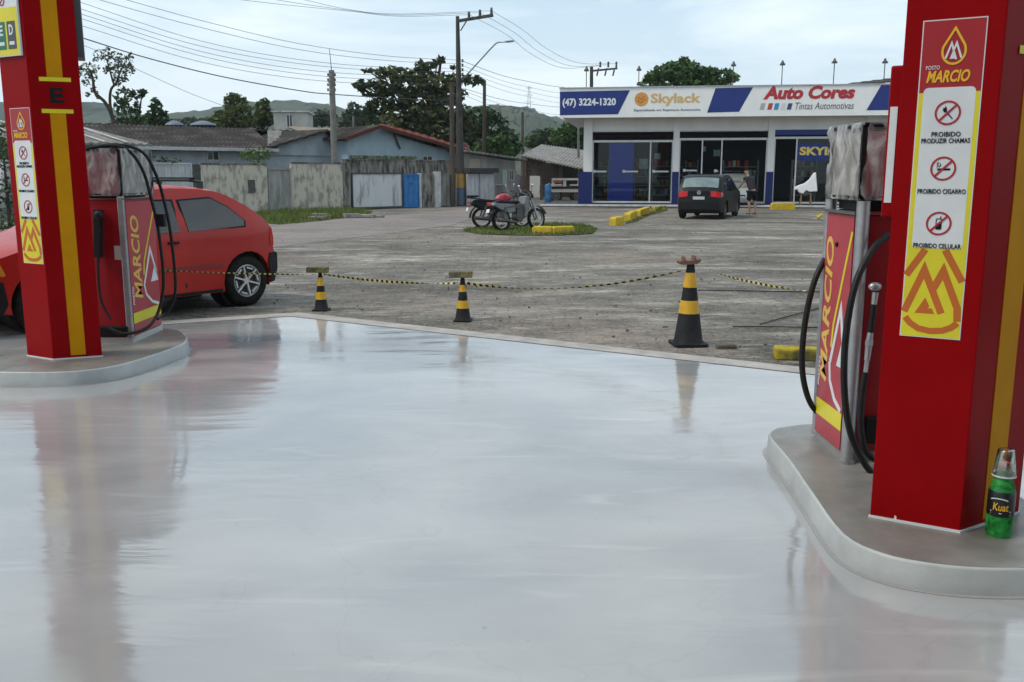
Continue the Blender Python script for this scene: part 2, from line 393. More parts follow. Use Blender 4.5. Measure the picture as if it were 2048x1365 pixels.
# hills
def hill(name, pts, Y, c, c2, thick=260, label=None):
    m = mat('mat_'+name, c, .95, c2, .035, bump=.0, detail=9, lo=.42, hi=.6)
    vs = []; n = len(pts)
    prof = []
    for i in range(n-1):
        for k in range(8):
            tt = k/8; px = pts[i][0]*(1-tt)+pts[i+1][0]*tt; s = tt*tt*(3-2*tt); py = pts[i][1]*(1-s)+pts[i+1][1]*s
            prof.append((px, py+random.uniform(-1.2, 1.2)))
    rows = 14
    for r in range(rows+1):
        f = r/rows
        for px, py in prof:
            q = D(px, py, Y); zz = (q.z)*math.sin(f*math.pi/2)
            vs.append((q.x+random.uniform(-3, 3), Y - thick*(1-f) + random.uniform(-4, 4), zz*(1+random.uniform(-.02, .02)) - 1*(r == 0)))
    w_ = len(prof)
    return kind(MB().add(vs, [(r*w_+i, r*w_+i+1, (r+1)*w_+i+1, (r+1)*w_+i) for r in range(rows) for i in range(w_-1)]).build(name, m, smooth=80), 'structure')
hill('hill_ridge', [(-300, 215), (60, 208), (165, 212), (205, 209), (250, 228), (330, 236), (440, 222), (520, 208), (600, 205), (660, 212), (720, 225), (800, 232), (920, 222), (980, 214), (1040, 216), (1100, 235), (1160, 258), (1300, 262), (1700, 255), (2300, 240)], 900, (.030, .050, .035), (.055, .075, .045))
hill('near_hill', [(960, 262), (985, 222), (1010, 214), (1045, 219), (1085, 234), (1120, 255), (1170, 262)], 600, (.040, .062, .040), (.075, .088, .055), 150)

hz = MB().box((-1200, -75, -1.5), (1200, 1560, 150)).build('haze', mat('haze_tmp'))
hm = bpy.data.materials.new('haze_air'); hm.use_nodes = True; ht = hm.node_tree; ht.nodes.clear(); ho = ht.nodes.new('ShaderNodeOutputMaterial'); hv = ht.nodes.new('ShaderNodeVolumePrincipled')
hv.inputs['Color'].default_value = (.78, .86, .93, 1); hv.inputs['Density'].default_value = .00027; ht.links.new(hv.outputs[0], ho.inputs['Volume']); hz.data.materials[0] = hm; kind(hz, 'stuff', 'thin bluish air between the viewpoint and the hills', 'haze')
st_ = thing('shade_office', 'added cream shade block under the back of the canopy, behind the viewpoint', 'shade block', (2.5, -10.5, 0))  # unseen office block, added behind the viewpoint to keep light off the pillars
MB().box((-3, -6, 0), (10, 0, 4.8)).build('wall', mat('shade_office_wall', (.3, .29, .27), .8), st_)
MB().box((-.6, .002, .1), (.6, .06, 2.3)).build('door', mat('shade_office_dark', (.03, .035, .04), .2), st_); MB().box((1.5, .002, .9), (6.5, .05, 2.6)).build('window', mat('shade_office_dark'), st_)

cn = thing('shade_canopy', 'added white canopy behind the viewpoint on two round columns', 'shade_canopy', (2, -6, 5.0))  # unseen roof added overhead and behind, so the red pillars stand in shade
MB().box((-11, -8, 0), (14, 5.2, .14)).build('ceiling', mat('shade_canopy_white', (.45, .46, .46), .6), cn)
MB().box((-11.1, -8.1, .14), (14.1, 5.3, .8)).build('fascia', RED, cn)
for x_ in (-8, 11): MB().cyl((x_, 2, -5), (x_, 2, 0), .2, n=20).build('column', mat('column_white', (.5, .5, .5), .6), cn, smooth=40)

# ================================================================ PUMP ISLANDS
IH = .12
KERB = mat('kerb_paint', (.40, .42, .42), .35, (.30, .32, .32), 3, bump=.15, bsc=14, rvar=.2)
ITOP = mat('island_top_paint', (.15, .145, .135), .26, (.23, .225, .21), 2.2, bump=.12, bsc=9, rvar=.25, c3=(.11, .105, .095), sc3=1.2)
def island(label, pts):
    c = sum((p for p in pts), Vector())/len(pts); c.z = 0
    t = thing('pump_island', label, 'island', c, 0)
    P2 = [(p.x-c.x, p.y-c.y) for p in spline([Vector((q.x, q.y, 0)) for q in pts + [pts[0]]], 4)[:-1]]
    n = len(P2); Q = [Vector((p[0], p[1], 0)) for p in P2]
    area = sum(Q[i].x*Q[(i+1) % n].y-Q[(i+1) % n].x*Q[i].y for i in range(n))
    if area > 0: Q = Q[::-1]
    def off(d):
        o = []
        for i in range(n):
            a = (Q[i]-Q[i-1]); b = (Q[(i+1) % n]-Q[i]); tt = (a+b).normalized(); nn = Vector((-tt.y, tt.x, 0)); o.append(Q[i]+nn*d)
        return o
    m = MB(); rings = [(off(.010), 0.013), (off(.002), IH-.009), (off(-.003), IH-.002), (off(-.012), IH)]
    vs = [(p.x, p.y, z) for rr, z in rings for p in rr]
    m.add(vs, [(k*n+i, k*n+(i+1) % n, (k+1)*n+(i+1) % n, (k+1)*n+i) for k in range(3) for i in range(n)])
    m.build('kerb', KERB, t, smooth=50)
    MB().prism([(p.x, p.y) for p in off(-.011)], IH-.03, IH+.001, 'z').build('top_slab', ITOP, t)
    MB().prism([(p.x, p.y) for p in off(.03)], .0125, .0145, 'z').build('grout_line', mat('grout', (.3, .3, .3), .4), t)
    return t
isR = [G(1552, 856, IH), G(1538, 872, IH), G(1575, 918, IH), G(1621, 985, IH), G(1683, 1068, IH), G(1764, 1108, IH), G(1860, 1128, IH), G(1960, 1137, IH), G(2060, 1138, IH), Vector((2.12, 3.25, IH)), Vector((2.28, 3.45, IH)), Vector((2.33, 3.9, IH)), Vector((2.33, 4.6, IH)), Vector((2.25, 5.05, IH)), Vector((2.0, 5.22, IH)), G(1623, 848, IH)]
island('grey painted kerbed island carrying the right-hand pump, pillar and green bottle', isR)
isL = [G(375, 675, IH), G(362, 690, IH), G(270, 722, IH), G(200, 737, IH), G(120, 744, IH), G(0, 744, IH), G(-70, 738, IH), G(-118, 722, IH), Vector((-4.25, 7.6, IH)), Vector((-4.25, 8.7, IH)), Vector((-4.05, 9.0, IH)), G(330, 657, IH), G(360, 662, IH)]
island('grey painted kerbed island carrying the left-hand pump and pillar', isL)

# ---------------------------------------------------------------- red pillars
def drop_logo(m, parent, name, x0, x1, z0, z1, y, outline, inner, w=.1):
    W = x1-x0; H = z1-z0; X = lambda u: x0+u*W; Z = lambda v: z0+v*H
    pts = [(X(.5), Z(1))] + [(X(.5+.5*math.cos(R(a))), Z(.36+.36*math.sin(R(a)))) for a in range(28, -209, -12)]
    mb = MB(m); mb.stroke(pts, w*W, y-.0018, y, closed=True); mb.build(name, outline, parent)
    mb = MB(m)
    mb.stroke([(X(.16), Z(.16)), (X(.38), Z(.58)), (X(.55), Z(.25)), (X(.62), Z(.12))], w*W*.9, y-.0022, y)
    mb.stroke([(X(.5), Z(.40)), (X(.60), Z(.58)), (X(.84), Z(.16))], w*W*.9, y-.0026, y)
    mb.prism([(X(.34), Z(.14)), (X(.58), Z(.14)), (X(.45), Z(.36))], y-.003, y)
    mb.build('emblem_letter', inner, parent)
def notice(parent, m, u0, u1, zt, zb, y):
    """the tall sticker: logo on red, three prohibition signs on white, big mark on yellow"""
    W = u1-u0; H = zt-zb; Z = lambda v: zt-v*H; X = lambda u: u0+u*W
    st = MB(m).box((u0, y-.002, zb), (u1, y, zt)).build('sticker', WHT, parent)
    b = .012
    MB(m).box((u0+.004, y-.0026, Z(.22)), (u1-.004, y-.002, zt-.004)).build('sticker_header', mat('sticker_red', (.36, .008, .015), .35), st)
    MB(m).box((u0+.004, y-.0026, zb+.004), (u1-.004, y-.002, Z(.22))).build('sticker_ground', YELB, st)
    # logo
    drop_logo(m, st, 'drop_outline', X(.34), X(.70), Z(.135), Z(.028), y-.003, mat('logo_yellow', (.80, .48, .02), .4), WHT, .1)
    lettering('small_word', 'POSTO', m, X(.10), Z(.150), X(.32), Z(.138), y-.003, WHT, st, .01)
    lettering('brand_word', 'MARCIO', m, X(.12), Z(.190), X(.80), Z(.153), y-.003, mat('logo_yellow'), st, .03, .25)
    # white card
    MB(m).prism(rrect(X(.09), Z(.708), X(.91), Z(.205), .018), y-.0032, y-.0026).build('white_card', WHT, st)
    k = 0
    for v, words in ((.283, ('PROIBIDO', 'PRODUZIR CHAMAS')), (.455, ('PROIBIDO CIGARRO',)), (.628, ('PROIBIDO CELULAR',))):
        cx, cz, r = X(.5), Z(v), W*.19; ring = MB(m)
        ring.stroke(arc(cx, cz, r, 0, 354, 40), r*.17, y-.005, y-.0034, closed=True)
        ring.stroke([(cx-r*.68, cz-r*.68), (cx+r*.68, cz+r*.68)], r*.17, y-.0056, y-.0034)
        ring.build('prohibition_ring', DRED, st)
        ic = MB(m)
        if k == 0:
            ic.stroke([(cx-r*.2, cz+r*.2), (cx+r*.42, cz-r*.55)], r*.10, y-.0046, y-.0034)
            ic.prism([(cx-r*.42, cz+.22*r), (cx-.28*r, cz+.02*r), (cx-.08*r, cz+.10*r), (cx-.08*r, cz+.34*r), (cx-.22*r, cz+.66*r), (cx-.26*r, cz+.42*r), (cx-.38*r, cz+.46*r)], y-.0045, y-.0034)
        elif k == 1:
            ic.prism([(cx-.5*r, cz-.16*r), (cx+.6*r, cz-.16*r), (cx+.6*r, cz+.02*r), (cx-.5*r, cz+.02*r)], y-.0045, y-.0034)
            ic.stroke([(cx-.55*r, cz+.12*r), (cx-.42*r, cz+.3*r), (cx-.55*r, cz+.42*r), (cx-.4*r, cz+.56*r)], r*.07, y-.0045, y-.0034)
            ic.stroke([(cx-.36*r, cz+.12*r), (cx-.22*r, cz+.3*r), (cx-.3*r, cz+.46*r)], r*.07, y-.0045, y-.0034)
        else:
            ic.stroke(rrect(cx-.22*r, cz-.52*r, cx+.22*r, cz+.42*r, .06*r, 2), r*.08, y-.0045, y-.0034, closed=True)
            ic.prism(rrect(cx-.2*r, cz-.5*r, cx+.2*r, cz-.02*r, .05*r, 2), y-.0044, y-.0034)
            ic.stroke([(cx+.14*r, cz+.4*r), (cx+.14*r, cz+.66*r)], r*.09, y-.0045, y-.0034)
        ic.build('prohibition_picture', BLK, st)
        for i, wd in enumerate(words):
            zz = Z(v+.058+i*.020+(0 if len(words) == 2 else .006)); hw = W*(.23 if wd == 'PROIBIDO' else .385)
            lettering('prohibition_words', wd, m, cx-hw, zz-.0185, cx+hw, zz, y-.0034, BLK, st, .012)
        k += 1
    # big mark, cropped by the sticker edges
    mb = MB(m); wd = W*.12; y2 = y-.0030; y1 = y-.0026
    mb.stroke([(X(.32), Z(.712)), (X(.035), Z(.798))], wd, y2, y1); mb.stroke([(X(.64), Z(.712)), (X(.955), Z(.812))], wd, y2, y1)
    mb.stroke([(X(.045), Z(.918)), (X(.33), Z(.778)), (X(.66), Z(.918))], wd, y2, y1)
    mb.stroke([(X(.49), Z(.842)), (X(.64), Z(.779)), (X(.91), Z(.897)), (X(.925), Z(.94))], wd, y2-.0004, y1)
    mb.prism([(X(.22), Z(.921)), (X(.55), Z(.921)), (X(.50), Z(.903)), (X(.43), Z(.903)), (X(.46), Z(.897)), (X(.38), Z(.868))], y2, y1)
    mb.stroke([(X(.07), Z(.936)), (X(.16), Z(.955)), (X(.30), Z(.971)), (X(.5), Z(.977)), (X(.70), Z(.973)), (X(.84), Z(.961)), (X(.93), Z(.945))], wd*.9, y2-.0007, y1)
    mb.build('big_mark', ORG, st)
    return st
def pillar(label, pxs, right):
    a, c, b = [G(*p, IH) for p in pxs]
    A = Plane(a, c); Bp = Plane(c, b)
    t = thing('pillar', label, 'pillar', (c.x, c.y, IH))
    lc = lambda p: Vector((p.x-c.x, p.y-c.y))
    pa, pc, pb = lc(a), Vector((0, 0)), lc(b); pd = pa+pb
    HT = 4.9-IH
    MB().prism([tuple(p) for p in (pa, pc, pb, pd)], 0.004, HT-.003, 'z').build('cladding', RED, t, bevel=.004)
    sk = [(p+(p-(pa+pb)/2).normalized()*.006) for p in (pa, pc, pb, pd)]
    MB().prism([tuple(p) for p in sk], 0, .012, 'z').build('sealant_bead', WHT, t)
    LA = (c-a).length; LB = (b-c).length
    mA = Matrix.Translation((pa.x, pa.y, 0)) @ Matrix.Rotation(A.a, 4, 'Z')
    mB = Matrix.Rotation(Bp.a, 4, 'Z')
    # yellow stripe with the break that carries the pump letter
    u0, u1 = LB*.36, LB*.665
    zE0, zE1 = (Bp.z(105, 222)-IH, Bp.z(105, 160)-IH) if not right else (Bp.z(2040, 100)-IH, 9)
    if right: zE0, zE1 = HEL
    s = MB(mB); s.box((u0, -.003, .03), (u1, 0, zE0)); s.box((u0, -.003, zE1), (u1, 0, HT-.05)); s.build('stripe', YEL, t)
    s = MB(mB); s.box((u0-.055, -.005, zE0-.018), (u1+.055, -.0032, zE0+.012)); s.box((u0-.055, -.005, zE1-.012), (u1+.055, -.0032, zE1+.018)); s.build('stripe_bar', YELB, t)
    lettering('pump_letter', 'E', mB, u0+.01, zE0+.055, u1-.005, zE1-.055, -.001, BLK, t, .04)
    zt, zb = (A.z(1905, 40)-IH, A.z(1860, 676)-IH)
    if not right: zt, zb = HNL
    fr = (.255, .965) if not right else (.315, .995)
    return t, mA, mB, LA, LB, A, Bp, zt, zb
LPX = ((55, 713), (107, 721), (205, 714))
RPX = ((1739, 1035), (1919, 1067), (2037, 1028))
Bl = Plane(G(*LPX[1], IH), G(*LPX[2], IH)); HEL = (Bl.z(110, 222)-IH, Bl.z(105, 158)-IH)
HNL = (0, 0)
t, mA, mB, LA, LB, A, Bp, zt, zb = pillar('red faceted pillar at the right edge with a tall NO FLAMES notice and a yellow stripe', RPX, True)
ua, ub = A.u(1797, 672), A.u(1920, 682)
notice(t, mA, ua+.004, ub, A.z(1905, 38)-IH, A.z(1860, 676)-IH, 0)
HN = (A.z(1905, 38)-IH, A.z(1860, 676)-IH)
# red service box on the far side of the pillar with its white label
bx = MB(mA).box((-.045, .02, 1.28), (.10, .20, 1.88)).build('service_box', RED, t, bevel=.008)
MB(mA).box((-.036, .017, 1.34), (-.008, .0195, 1.72)).build('service_label', WHT, bx)
MB(mA).prism([(.095, .0), (.105, .0), (.108, .022), (.100, .030)], -.0015, -.0002).build('paint_chip', WHT, t)
t, mA, mB, LA, LB, A, Bp, zt, zb = pillar('red faceted pillar at the left edge marked with a black letter E on its yellow stripe', LPX, False)
Z0, Z1 = A.z(45, 216)-IH, A.z(60, 527)-IH
ua, ub = A.u(47, 527)+.0, A.u(77, 527)
notice(t, mA, LA*.22, LA*.22+.245, Z0, Z1, 0)
# fuel panel above the sticker, on the same face
pz = A.z(40, 112)-IH
pn = MB(mA).box((-.09, -.02, pz), (LA*.92, -.003, pz+.62)).build('fuel_panel', WHT, t)
MB(mA).box((-.083, -.0215, pz+.008), (LA*.92-.007, -.020, pz+.35)).build('fuel_panel_ground', YELB, pn)
def chip(x0, x1, z0, z1, mt, ch, nm):
    c = MB(mA).prism(rrect(x0, z0, x1, z1, .008), -.0235, -.0215).build('fuel_grade', mt, pn)
    lettering('fuel_letter', ch, mA, x0+(x1-x0)*.25, z0+(z1-z0)*.5, x1-(x1-x0)*.25, z1-(z1-z0)*.12, -.0235, WHT, pn, .03)
    MB(mA).box((x0+.02, -.0245, z0+.03), (x1-.02, -.0235, z0+.055)).build('fuel_small_print', WHT, pn)
chip(LA*.50, LA*.80, pz+.05, pz+.25, mat('chip_grey', (.06, .065, .07), .4), 'D', 0)
chip(LA*.12, LA*.43, pz+.05, pz+.25, mat('chip_green', (.01, .16, .09), .4), 'E', 0)
chip(-.08, LA*.05, pz+.05, pz+.25, mat('chip_green'), 'G', 0)
ring = MB(mA).stroke(arc(LA*.38, pz+.40, .032, 0, 350, 24), .008, -.0235, -.020, closed=True).stroke([(LA*.38-.02, pz+.38), (LA*.38+.02, pz+.42)], .008, -.0237, -.020)
ring.build('prohibition_ring', DRED, pn)
lettering('panel_words', 'COMBUSTIVEIS', mA, LA*.02, pz+.50, LA*.85, pz+.55, -.020, DRED, pn, .02)
# dark edge of the price display on the far side
dz = D(155, 115, 7.35).z-IH
MB(mB).box((LB-.02, .02, dz), (LB+.045, .30, dz+.9)).build('display_housing', mat('display_grey', (.05, .055, .06), .4), t, bevel=.006)

# ---------------------------------------------------------------- fuel pumps
PRED = mat('pump_red', (.30, .006, .012), .3, (.26, .006, .01), 3, coat=.25, rvar=.1)
VRED = mat('pump_vinyl_red', (.40, .05, .065), .42, (.33, .025, .04), 1.5)
film = bpy.data.materials.new('clear_film'); film.use_nodes = True; tt = film.node_tree; tt.nodes.clear()
o_ = tt.nodes.new('ShaderNodeOutputMaterial'); x_ = tt.nodes.new('ShaderNodeMixShader'); a_ = tt.nodes.new('ShaderNodeBsdfTransparent'); a_.inputs[0].default_value = (.93, .93, .92, 1)
p_ = tt.nodes.new('ShaderNodeBsdfPrincipled'); p_.inputs['Base Color'].default_value = (.60, .61, .61, 1); p_.inputs['Roughness'].default_value = .18
c_ = tt.nodes.new('ShaderNodeTexCoord'); mpp = tt.nodes.new('ShaderNodeMapping'); mpp.inputs['Scale'].default_value = (1, 1, .35); mpp.inputs['Rotation'].default_value = (R(20), R(15), 0)
nn_ = tt.nodes.new('ShaderNodeTexNoise'); nn_.inputs['Scale'].default_value = 9; nn_.inputs['Detail'].default_value = 5; nn_.inputs['Distortion'].default_value = 1.2
r_ = tt.nodes.new('ShaderNodeMapRange'); r_.inputs[1].default_value = .35; r_.inputs[2].default_value = .65; r_.inputs[3].default_value = .10; r_.inputs[4].default_value = .62
b_ = tt.nodes.new('ShaderNodeBump'); b_.inputs['Strength'].default_value = .7; b_.inputs['Distance'].default_value = .03
lk = tt.links.new; lk(c_.outputs['Object'], mpp.inputs[0]); lk(mpp.outputs[0], nn_.inputs[0]); lk(nn_.outputs[0], r_.inputs[0]); lk(r_.outputs[0], x_.inputs[0]); lk(nn_.outputs[0], b_.inputs['Height']); lk(b_.outputs[0], p_.inputs['Normal'])
lk(a_.outputs[0], x_.inputs[1]); lk(p_.outputs[0], x_.inputs[2]); lk(x_.outputs[0], o_.inputs[0])

def wrapped_head(t, x0, x1, y0, y1, z0, z1, side):
    """pump display head: red box, black frame, creased clear film. side=-1: film hangs off the left face"""
    MB().box((x0+.03, y0+.03, z0+.01), (x1-.03, y1-.03, z1-.03)).build('display_head', PRED, t)
    sx_ = (x0-.004, x0+.028) if side < 0 else (x1-.028, x1+.004)
    MB().box((sx_[0]+.012 if side < 0 else sx_[0], y0+.035, z0+.012), (sx_[1] if side < 0 else sx_[1]-.012, y1-.035, z1-.032)).build('head_side_panel', mat('head_grey', (.34, .32, .29), .6, (.22, .20, .18), 6), t)
    f = MB()
    for x in (x0, x1):
        for y in (y0, y1): f.bar((x, y, z0), (x, y, z1), .022)
    for z in (z0, z1):
        f.bar((x0, y0, z), (x1, y0, z), .022); f.bar((x0, y1, z), (x1, y1, z), .022); f.bar((x0, y0, z), (x0, y1, z), .022); f.bar((x1, y0, z), (x1, y1, z), .022)
    f.build('head_frame', BLK, t)
    # film: creased skirt round the frame
    per = []; n = 22
    for a, b in (((x0, y1), (x0, y0)), ((x0, y0), (x1, y0)), ((x1, y0), (x1, y1)), ((x1, y1), (x0, y1))):
        for i in range(n): per.append((a[0]+(b[0]-a[0])*i/n, a[1]+(b[1]-a[1])*i/n))
    cx, cy = (x0+x1)/2, (y0+y1)/2; rows = 12; vs = []
    rnd = random.Random(4); ph = [rnd.uniform(0, 6.28) for _ in range(6)]
    for j in range(rows+1):
        z = z1+.012 - (z1-z0+.02)*j/rows
        for i, (x, y) in enumerate(per):
            k = i/len(per)*6.28; d = .016+.008*math.sin(k*9+ph[0]+j*.5)+.006*math.sin(k*17+ph[1]-j*.8)+.004*math.sin(j*1.9+k*4)
            if j in (0, rows): d = .013
            v = Vector((x-cx, y-cy)); nrm = Vector((1 if v.x > 0 else -1, 0)) if abs(v.x)/(x1-x0) > abs(v.y)/(y1-y0) else Vector((0, 1 if v.y > 0 else -1))
            e = 1.0
            vs.append((x+nrm.x*d*e, y+nrm.y*d*e, z))
    m_ = len(per)
    MB().add(vs, [(j*m_+i, j*m_+(i+1) % m_, (j+1)*m_+(i+1) % m_, (j+1)*m_+i) for j in range(rows) for i in range(m_)]).build('plastic_wrap', film, t, smooth=70)

def side_brand(t, m, W, z0, z1, flip=False):
    """decal on the side of the pump: u runs 0..W left to right as seen"""
    MB(m).box((0, -.003, z0), (W, 0, z1)).build('side_decal', VRED, t)
    MB(m).box((0, -.005, z0+.10), (W, -.003, z0+.19)).build('decal_band', YELB, t)
    lettering('brand_word', 'MARCIO', m, W*(.06 if not flip else .10), z0+.30, W*(.34 if not flip else .38), z1-.12, -.003, mat('decal_gold', (.70, .48, .09), .4), t, .02, .2, .002, vertical=True)
    lettering('small_word', 'POSTO', m, W*.02, z0+.26, W*.08, z0+.42, -.003, WHT, t, .01, .2, .002, vertical=True)
    MB(m).stroke([(W*.97, z1-.08), (W*.50, z0+.62), (W*.46, z0+.50)], .022, -.005, -.003).build('decal_line', YELB, t)
    s = MB(m); s.stroke([(W*.46, z0+.42), (W*.74, z0+.72), (W*.92, z0+.50)], .030, -.005, -.003)
    s.stroke([(W*.44, z0+.42), (W*.50, z0+.32), (W*.70, z0+.24), (W*.95, z0+.20)], .026, -.0056, -.003)
    s.prism([(W*.70, z0+.42), (W*.98, z0+.42), (W*.86, z0+.56)], -.005, -.003); s.build('decal_mark', WHT, t)

def nozzle_fitting(mb_chr, mb_blk, p, q):
    p = Vector(p); q = Vector(q); d = q-p
    MB().cyl(p, p+d*.18, .016, .013, 10).build('hose_end', STEEL, t, smooth=40); mb_chr.cyl(p+d*.45, p+d*.60, .013, .017, 10); mb_chr.cyl(p+d*.60, p+d*.66, .02, .02, 8); mb_chr.cyl(p+d*.66, p+d*.85, .017, .014, 10); mb_chr.cyl(p+d*.85, q, .011, .011, 8)

# right pump: side face towards -X, front face towards -Y
pf, pb_ = G(1682, 926, IH), G(1622, 878, IH)
x0 = (pf.x+pb_.x)/2-.0; y0, y1 = pf.y, pb_.y+.03
t = thing('fuel_pump', 'red fuel pump behind the right-hand pillar with its display wrapped in clear plastic', 'fuel pump', (x0, y0, IH))
DY = y1-y0; PW = .62
zs = D(1700, 415, y0).z-IH
MB().box((.02, .035, .0), (PW, DY-.02, .05)).build('plinth', mat('plinth_grey', (.25, .25, .25), .5), t)
MB().box((.015, .03, .051), (PW, DY-.02, zs-.04)).build('cabinet', PRED, t, bevel=.008)
MB().box((-.005, .0, zs-.038), (PW+.01, DY, zs-.022)).build('cabinet_trim', CHR, t)
MB().cyl((.035, .0, .02), (.035, .0, zs+.03), .032, n=20).cyl((.035, .0, .0), (.035, .0, .02), .04, n=20).build('corner_post', STEEL, t, smooth=40)
MB().cyl((.035, DY, .02), (.035, DY, zs+.03), .03, n=16).build('corner_post', STEEL, t, smooth=40)
mS = Matrix.Translation((.012, DY-.03, 0)) @ Matrix.Rotation(R(-90), 4, 'Z')
side_brand(t, mS, DY-.07, .055, zs-.045)
MB().cyl((-.0, DY*.55, zs-.20), (.012, DY*.55, zs-.20), .012, n=10).build('side_lock', BLK, t)
hz0, hz1 = D(1712, 398, y0).z-IH, D(1710, 250, y0).z-IH
wrapped_head(t, .015, PW, .0, DY, hz0, hz1, -1)
MB().box((.06, .05, zs-.02), (PW-.04, DY-.05, hz0)).build('neck', BLK, t)
def loc(px, py, Y): q = D(px, py, Y); return (q.x-x0, q.y-y0, q.z-IH)
fy = y0-.05
h1 = [loc(1775, 470, y0-.02), loc(1745, 500, fy-.03), loc(1712, 565, fy-.09), loc(1693, 660, fy-.12), loc(1688, 760, fy-.13), loc(1697, 850, fy-.13), loc(1722, 915, fy-.12), loc(1752, 948, fy-.1), loc(1800, 930, fy)]
MB().tube(spline(h1), .0165, 10).build('hose', RUB, t, smooth=60)
h2 = [loc(1660, 500, y1+.02), loc(1630, 560, y1-.05), loc(1611, 640, y1-.05), loc(1604, 720, y1-.05), loc(1610, 775, y1-.05), loc(1626, 815, y1-.03), loc(1655, 840, y1+.03)]
MB().tube(spline(h2), .016, 10).build('hose', RUB, t, smooth=60)
fit = MB(); fp, fq = loc(1751, 585, fy+.0), loc(1731, 745, fy-.02); nozzle_fitting(fit, None, fp, fq)
MB().ball(loc(1750, 574, fy), .028, 12, 8, (1.2, .8, .8)).build('swivel', STEEL, t, smooth=40); fit.build('hose_coupling', STEEL, t, smooth=40)
pp = [Vector(fp).lerp(Vector(fq), s) for s in (.15, .3, .5)]
MB().tube(spline(pp), .0155, 10).build('hose', RUB, t, smooth=60)
h3 = [fq, loc(1723, 800, fy-.03), loc(1722, 860, fy-.04), loc(1733, 905, fy-.05), loc(1760, 925, fy-.03)]
MB().tube(spline(h3), .0165, 10).build('hose', RUB, t, smooth=60)
MB().box((.12, -.005, .10), (PW-.1, .0295, .24)).build('hose_tray', BLK, t, bevel=.01)

# left pump: side face towards +X
a, b = G(272, 686, IH), G(318, 660, IH)
X1 = (a.x+b.x)/2; Y0, Y1 = a.y, b.y; DY = Y1-Y0; PW = .62
t = thing('fuel_pump', 'red fuel pump behind the left-hand pillar with looping black hoses on top', 'fuel pump', (X1, Y0, IH))
zs = D(260, 400, Y0).z-IH
MB().box((-PW, -.01, 0), (.01, DY, .05)).build('plinth', mat('plinth_pale', (.5, .5, .5), .5), t)
MB().box((-PW, .0, .051), (0, DY, zs)).build('cabinet', PRED, t, bevel=.008)
MB().box((-PW, -.01, zs+.001), (.012, DY+.01, zs+.014)).build('cabinet_trim', CHR, t)
MB().box((-.045, -.012, .03), (.010, .03, zs+.03)).build('corner_post', STEEL, t, bevel=.01)
mS = Matrix.Translation((.004, .04, 0)) @ Matrix.Rotation(R(90), 4, 'Z')
side_brand(t, mS, DY-.05, .06, zs-.02, True)
hz1 = D(255, 300, Y0).z-IH
wrapped_head(t, -PW+.01, .0, .0, DY, zs+.04, hz1, 1)
MB().box((-PW+.05, .05, zs+.014), (-.05, DY-.05, zs+.04)).build('neck', BLK, t)
def loc(px, py, Y): q = D(px, py, Y); return (q.x-X1, q.y-Y0, q.z-IH)
fy = Y0-.05
for k, pts in enumerate(([(172, 298, 0), (215, 292, .1), (255, 300, .2), (285, 340, .25), (303, 400, .28), (318, 470, .3), (327, 560, .3), (318, 620, .3), (295, 655, .1), (250, 668, -.05), (215, 655, -.05)],
                         [(175, 296, .2), (235, 290, .3), (285, 305, .4), (312, 350, .45), (330, 410, .5), (343, 480, .5), (351, 570, .5), (343, 612, .5), (325, 632, .45), (315, 638, .3)])):
    MB().tube(spline([loc(x, y, fy+d) for x, y, d in pts]), .014, 10).build('hose', RUB, t, smooth=60)
MB().box((-.013, -.02, -.028), (.013, .02, .028)).build('tmp', BLK, t).name = 'hose_clamp'
cl = bpy.data.objects['hose_clamp']; cl.location = loc(323, 441, fy+.30); cl.scale = (2.4, 1.4, 2.0)
nz = MB(); q0 = loc(197, 420, fy); q1 = loc(197, 515, fy)
nz.bar(q0, q1, .075, .05); nz.ball(loc(197, 430, fy-.02), .04); nz.tube(spline([loc(197, 505, fy-.02), loc(196, 540, fy-.02), loc(202, 600, fy-.03), (loc(222, 640, fy-.04))]), .011)
nz.build('nozzle_holster', RUB, t, smooth=40)
lb = [loc(228, 492, Y0), loc(246, 520, Y0)]
MB().box((lb[0][0], -.003, lb[1][2]), (lb[1][0], -.0005, lb[0][2])).build('inspection_label', mat('label_paper', (.5, .45, .4), .6), t)
MB().box((-.40, -.03, .06), (-.03, -.0005, .15)).build('hose_tray', BLK, t, bevel=.01)

# ---------------------------------------------------------------- bottle with an upturned plastic cup over its neck
GP = bpy.data.materials.new('green_plastic'); GP.use_nodes = True; gt = GP.node_tree; B = gt.nodes['Principled BSDF']
B.inputs['Base Color'].default_value = (.06, .50, .12, 1); B.inputs['Roughness'].default_value = .08
g1 = gt.nodes.new('ShaderNodeBsdfTransparent'); g1.inputs[0].default_value = (.35, .95, .45, 1); g2 = gt.nodes.new('ShaderNodeMixShader'); g3 = gt.nodes.new('ShaderNodeTexCoord'); g4 = gt.nodes.new('ShaderNodeTexNoise'); g4.inputs['Scale'].default_value = 22; g5 = gt.nodes.new('ShaderNodeMapRange')
for i_, v_ in enumerate((.35, .65, .15, .6)): g5.inputs[i_+1].default_value = v_
gt.links.new(g3.outputs['Object'], g4.inputs[0]); gt.links.new(g4.outputs[0], g5.inputs[0]); gt.links.new(g5.outputs[0], g2.inputs[0]); gt.links.new(g1.outputs[0], g2.inputs[1]); gt.links.new(B.outputs[0], g2.inputs[2]); gt.links.new(g2.outputs[0], gt.nodes['Material Output'].inputs[0])

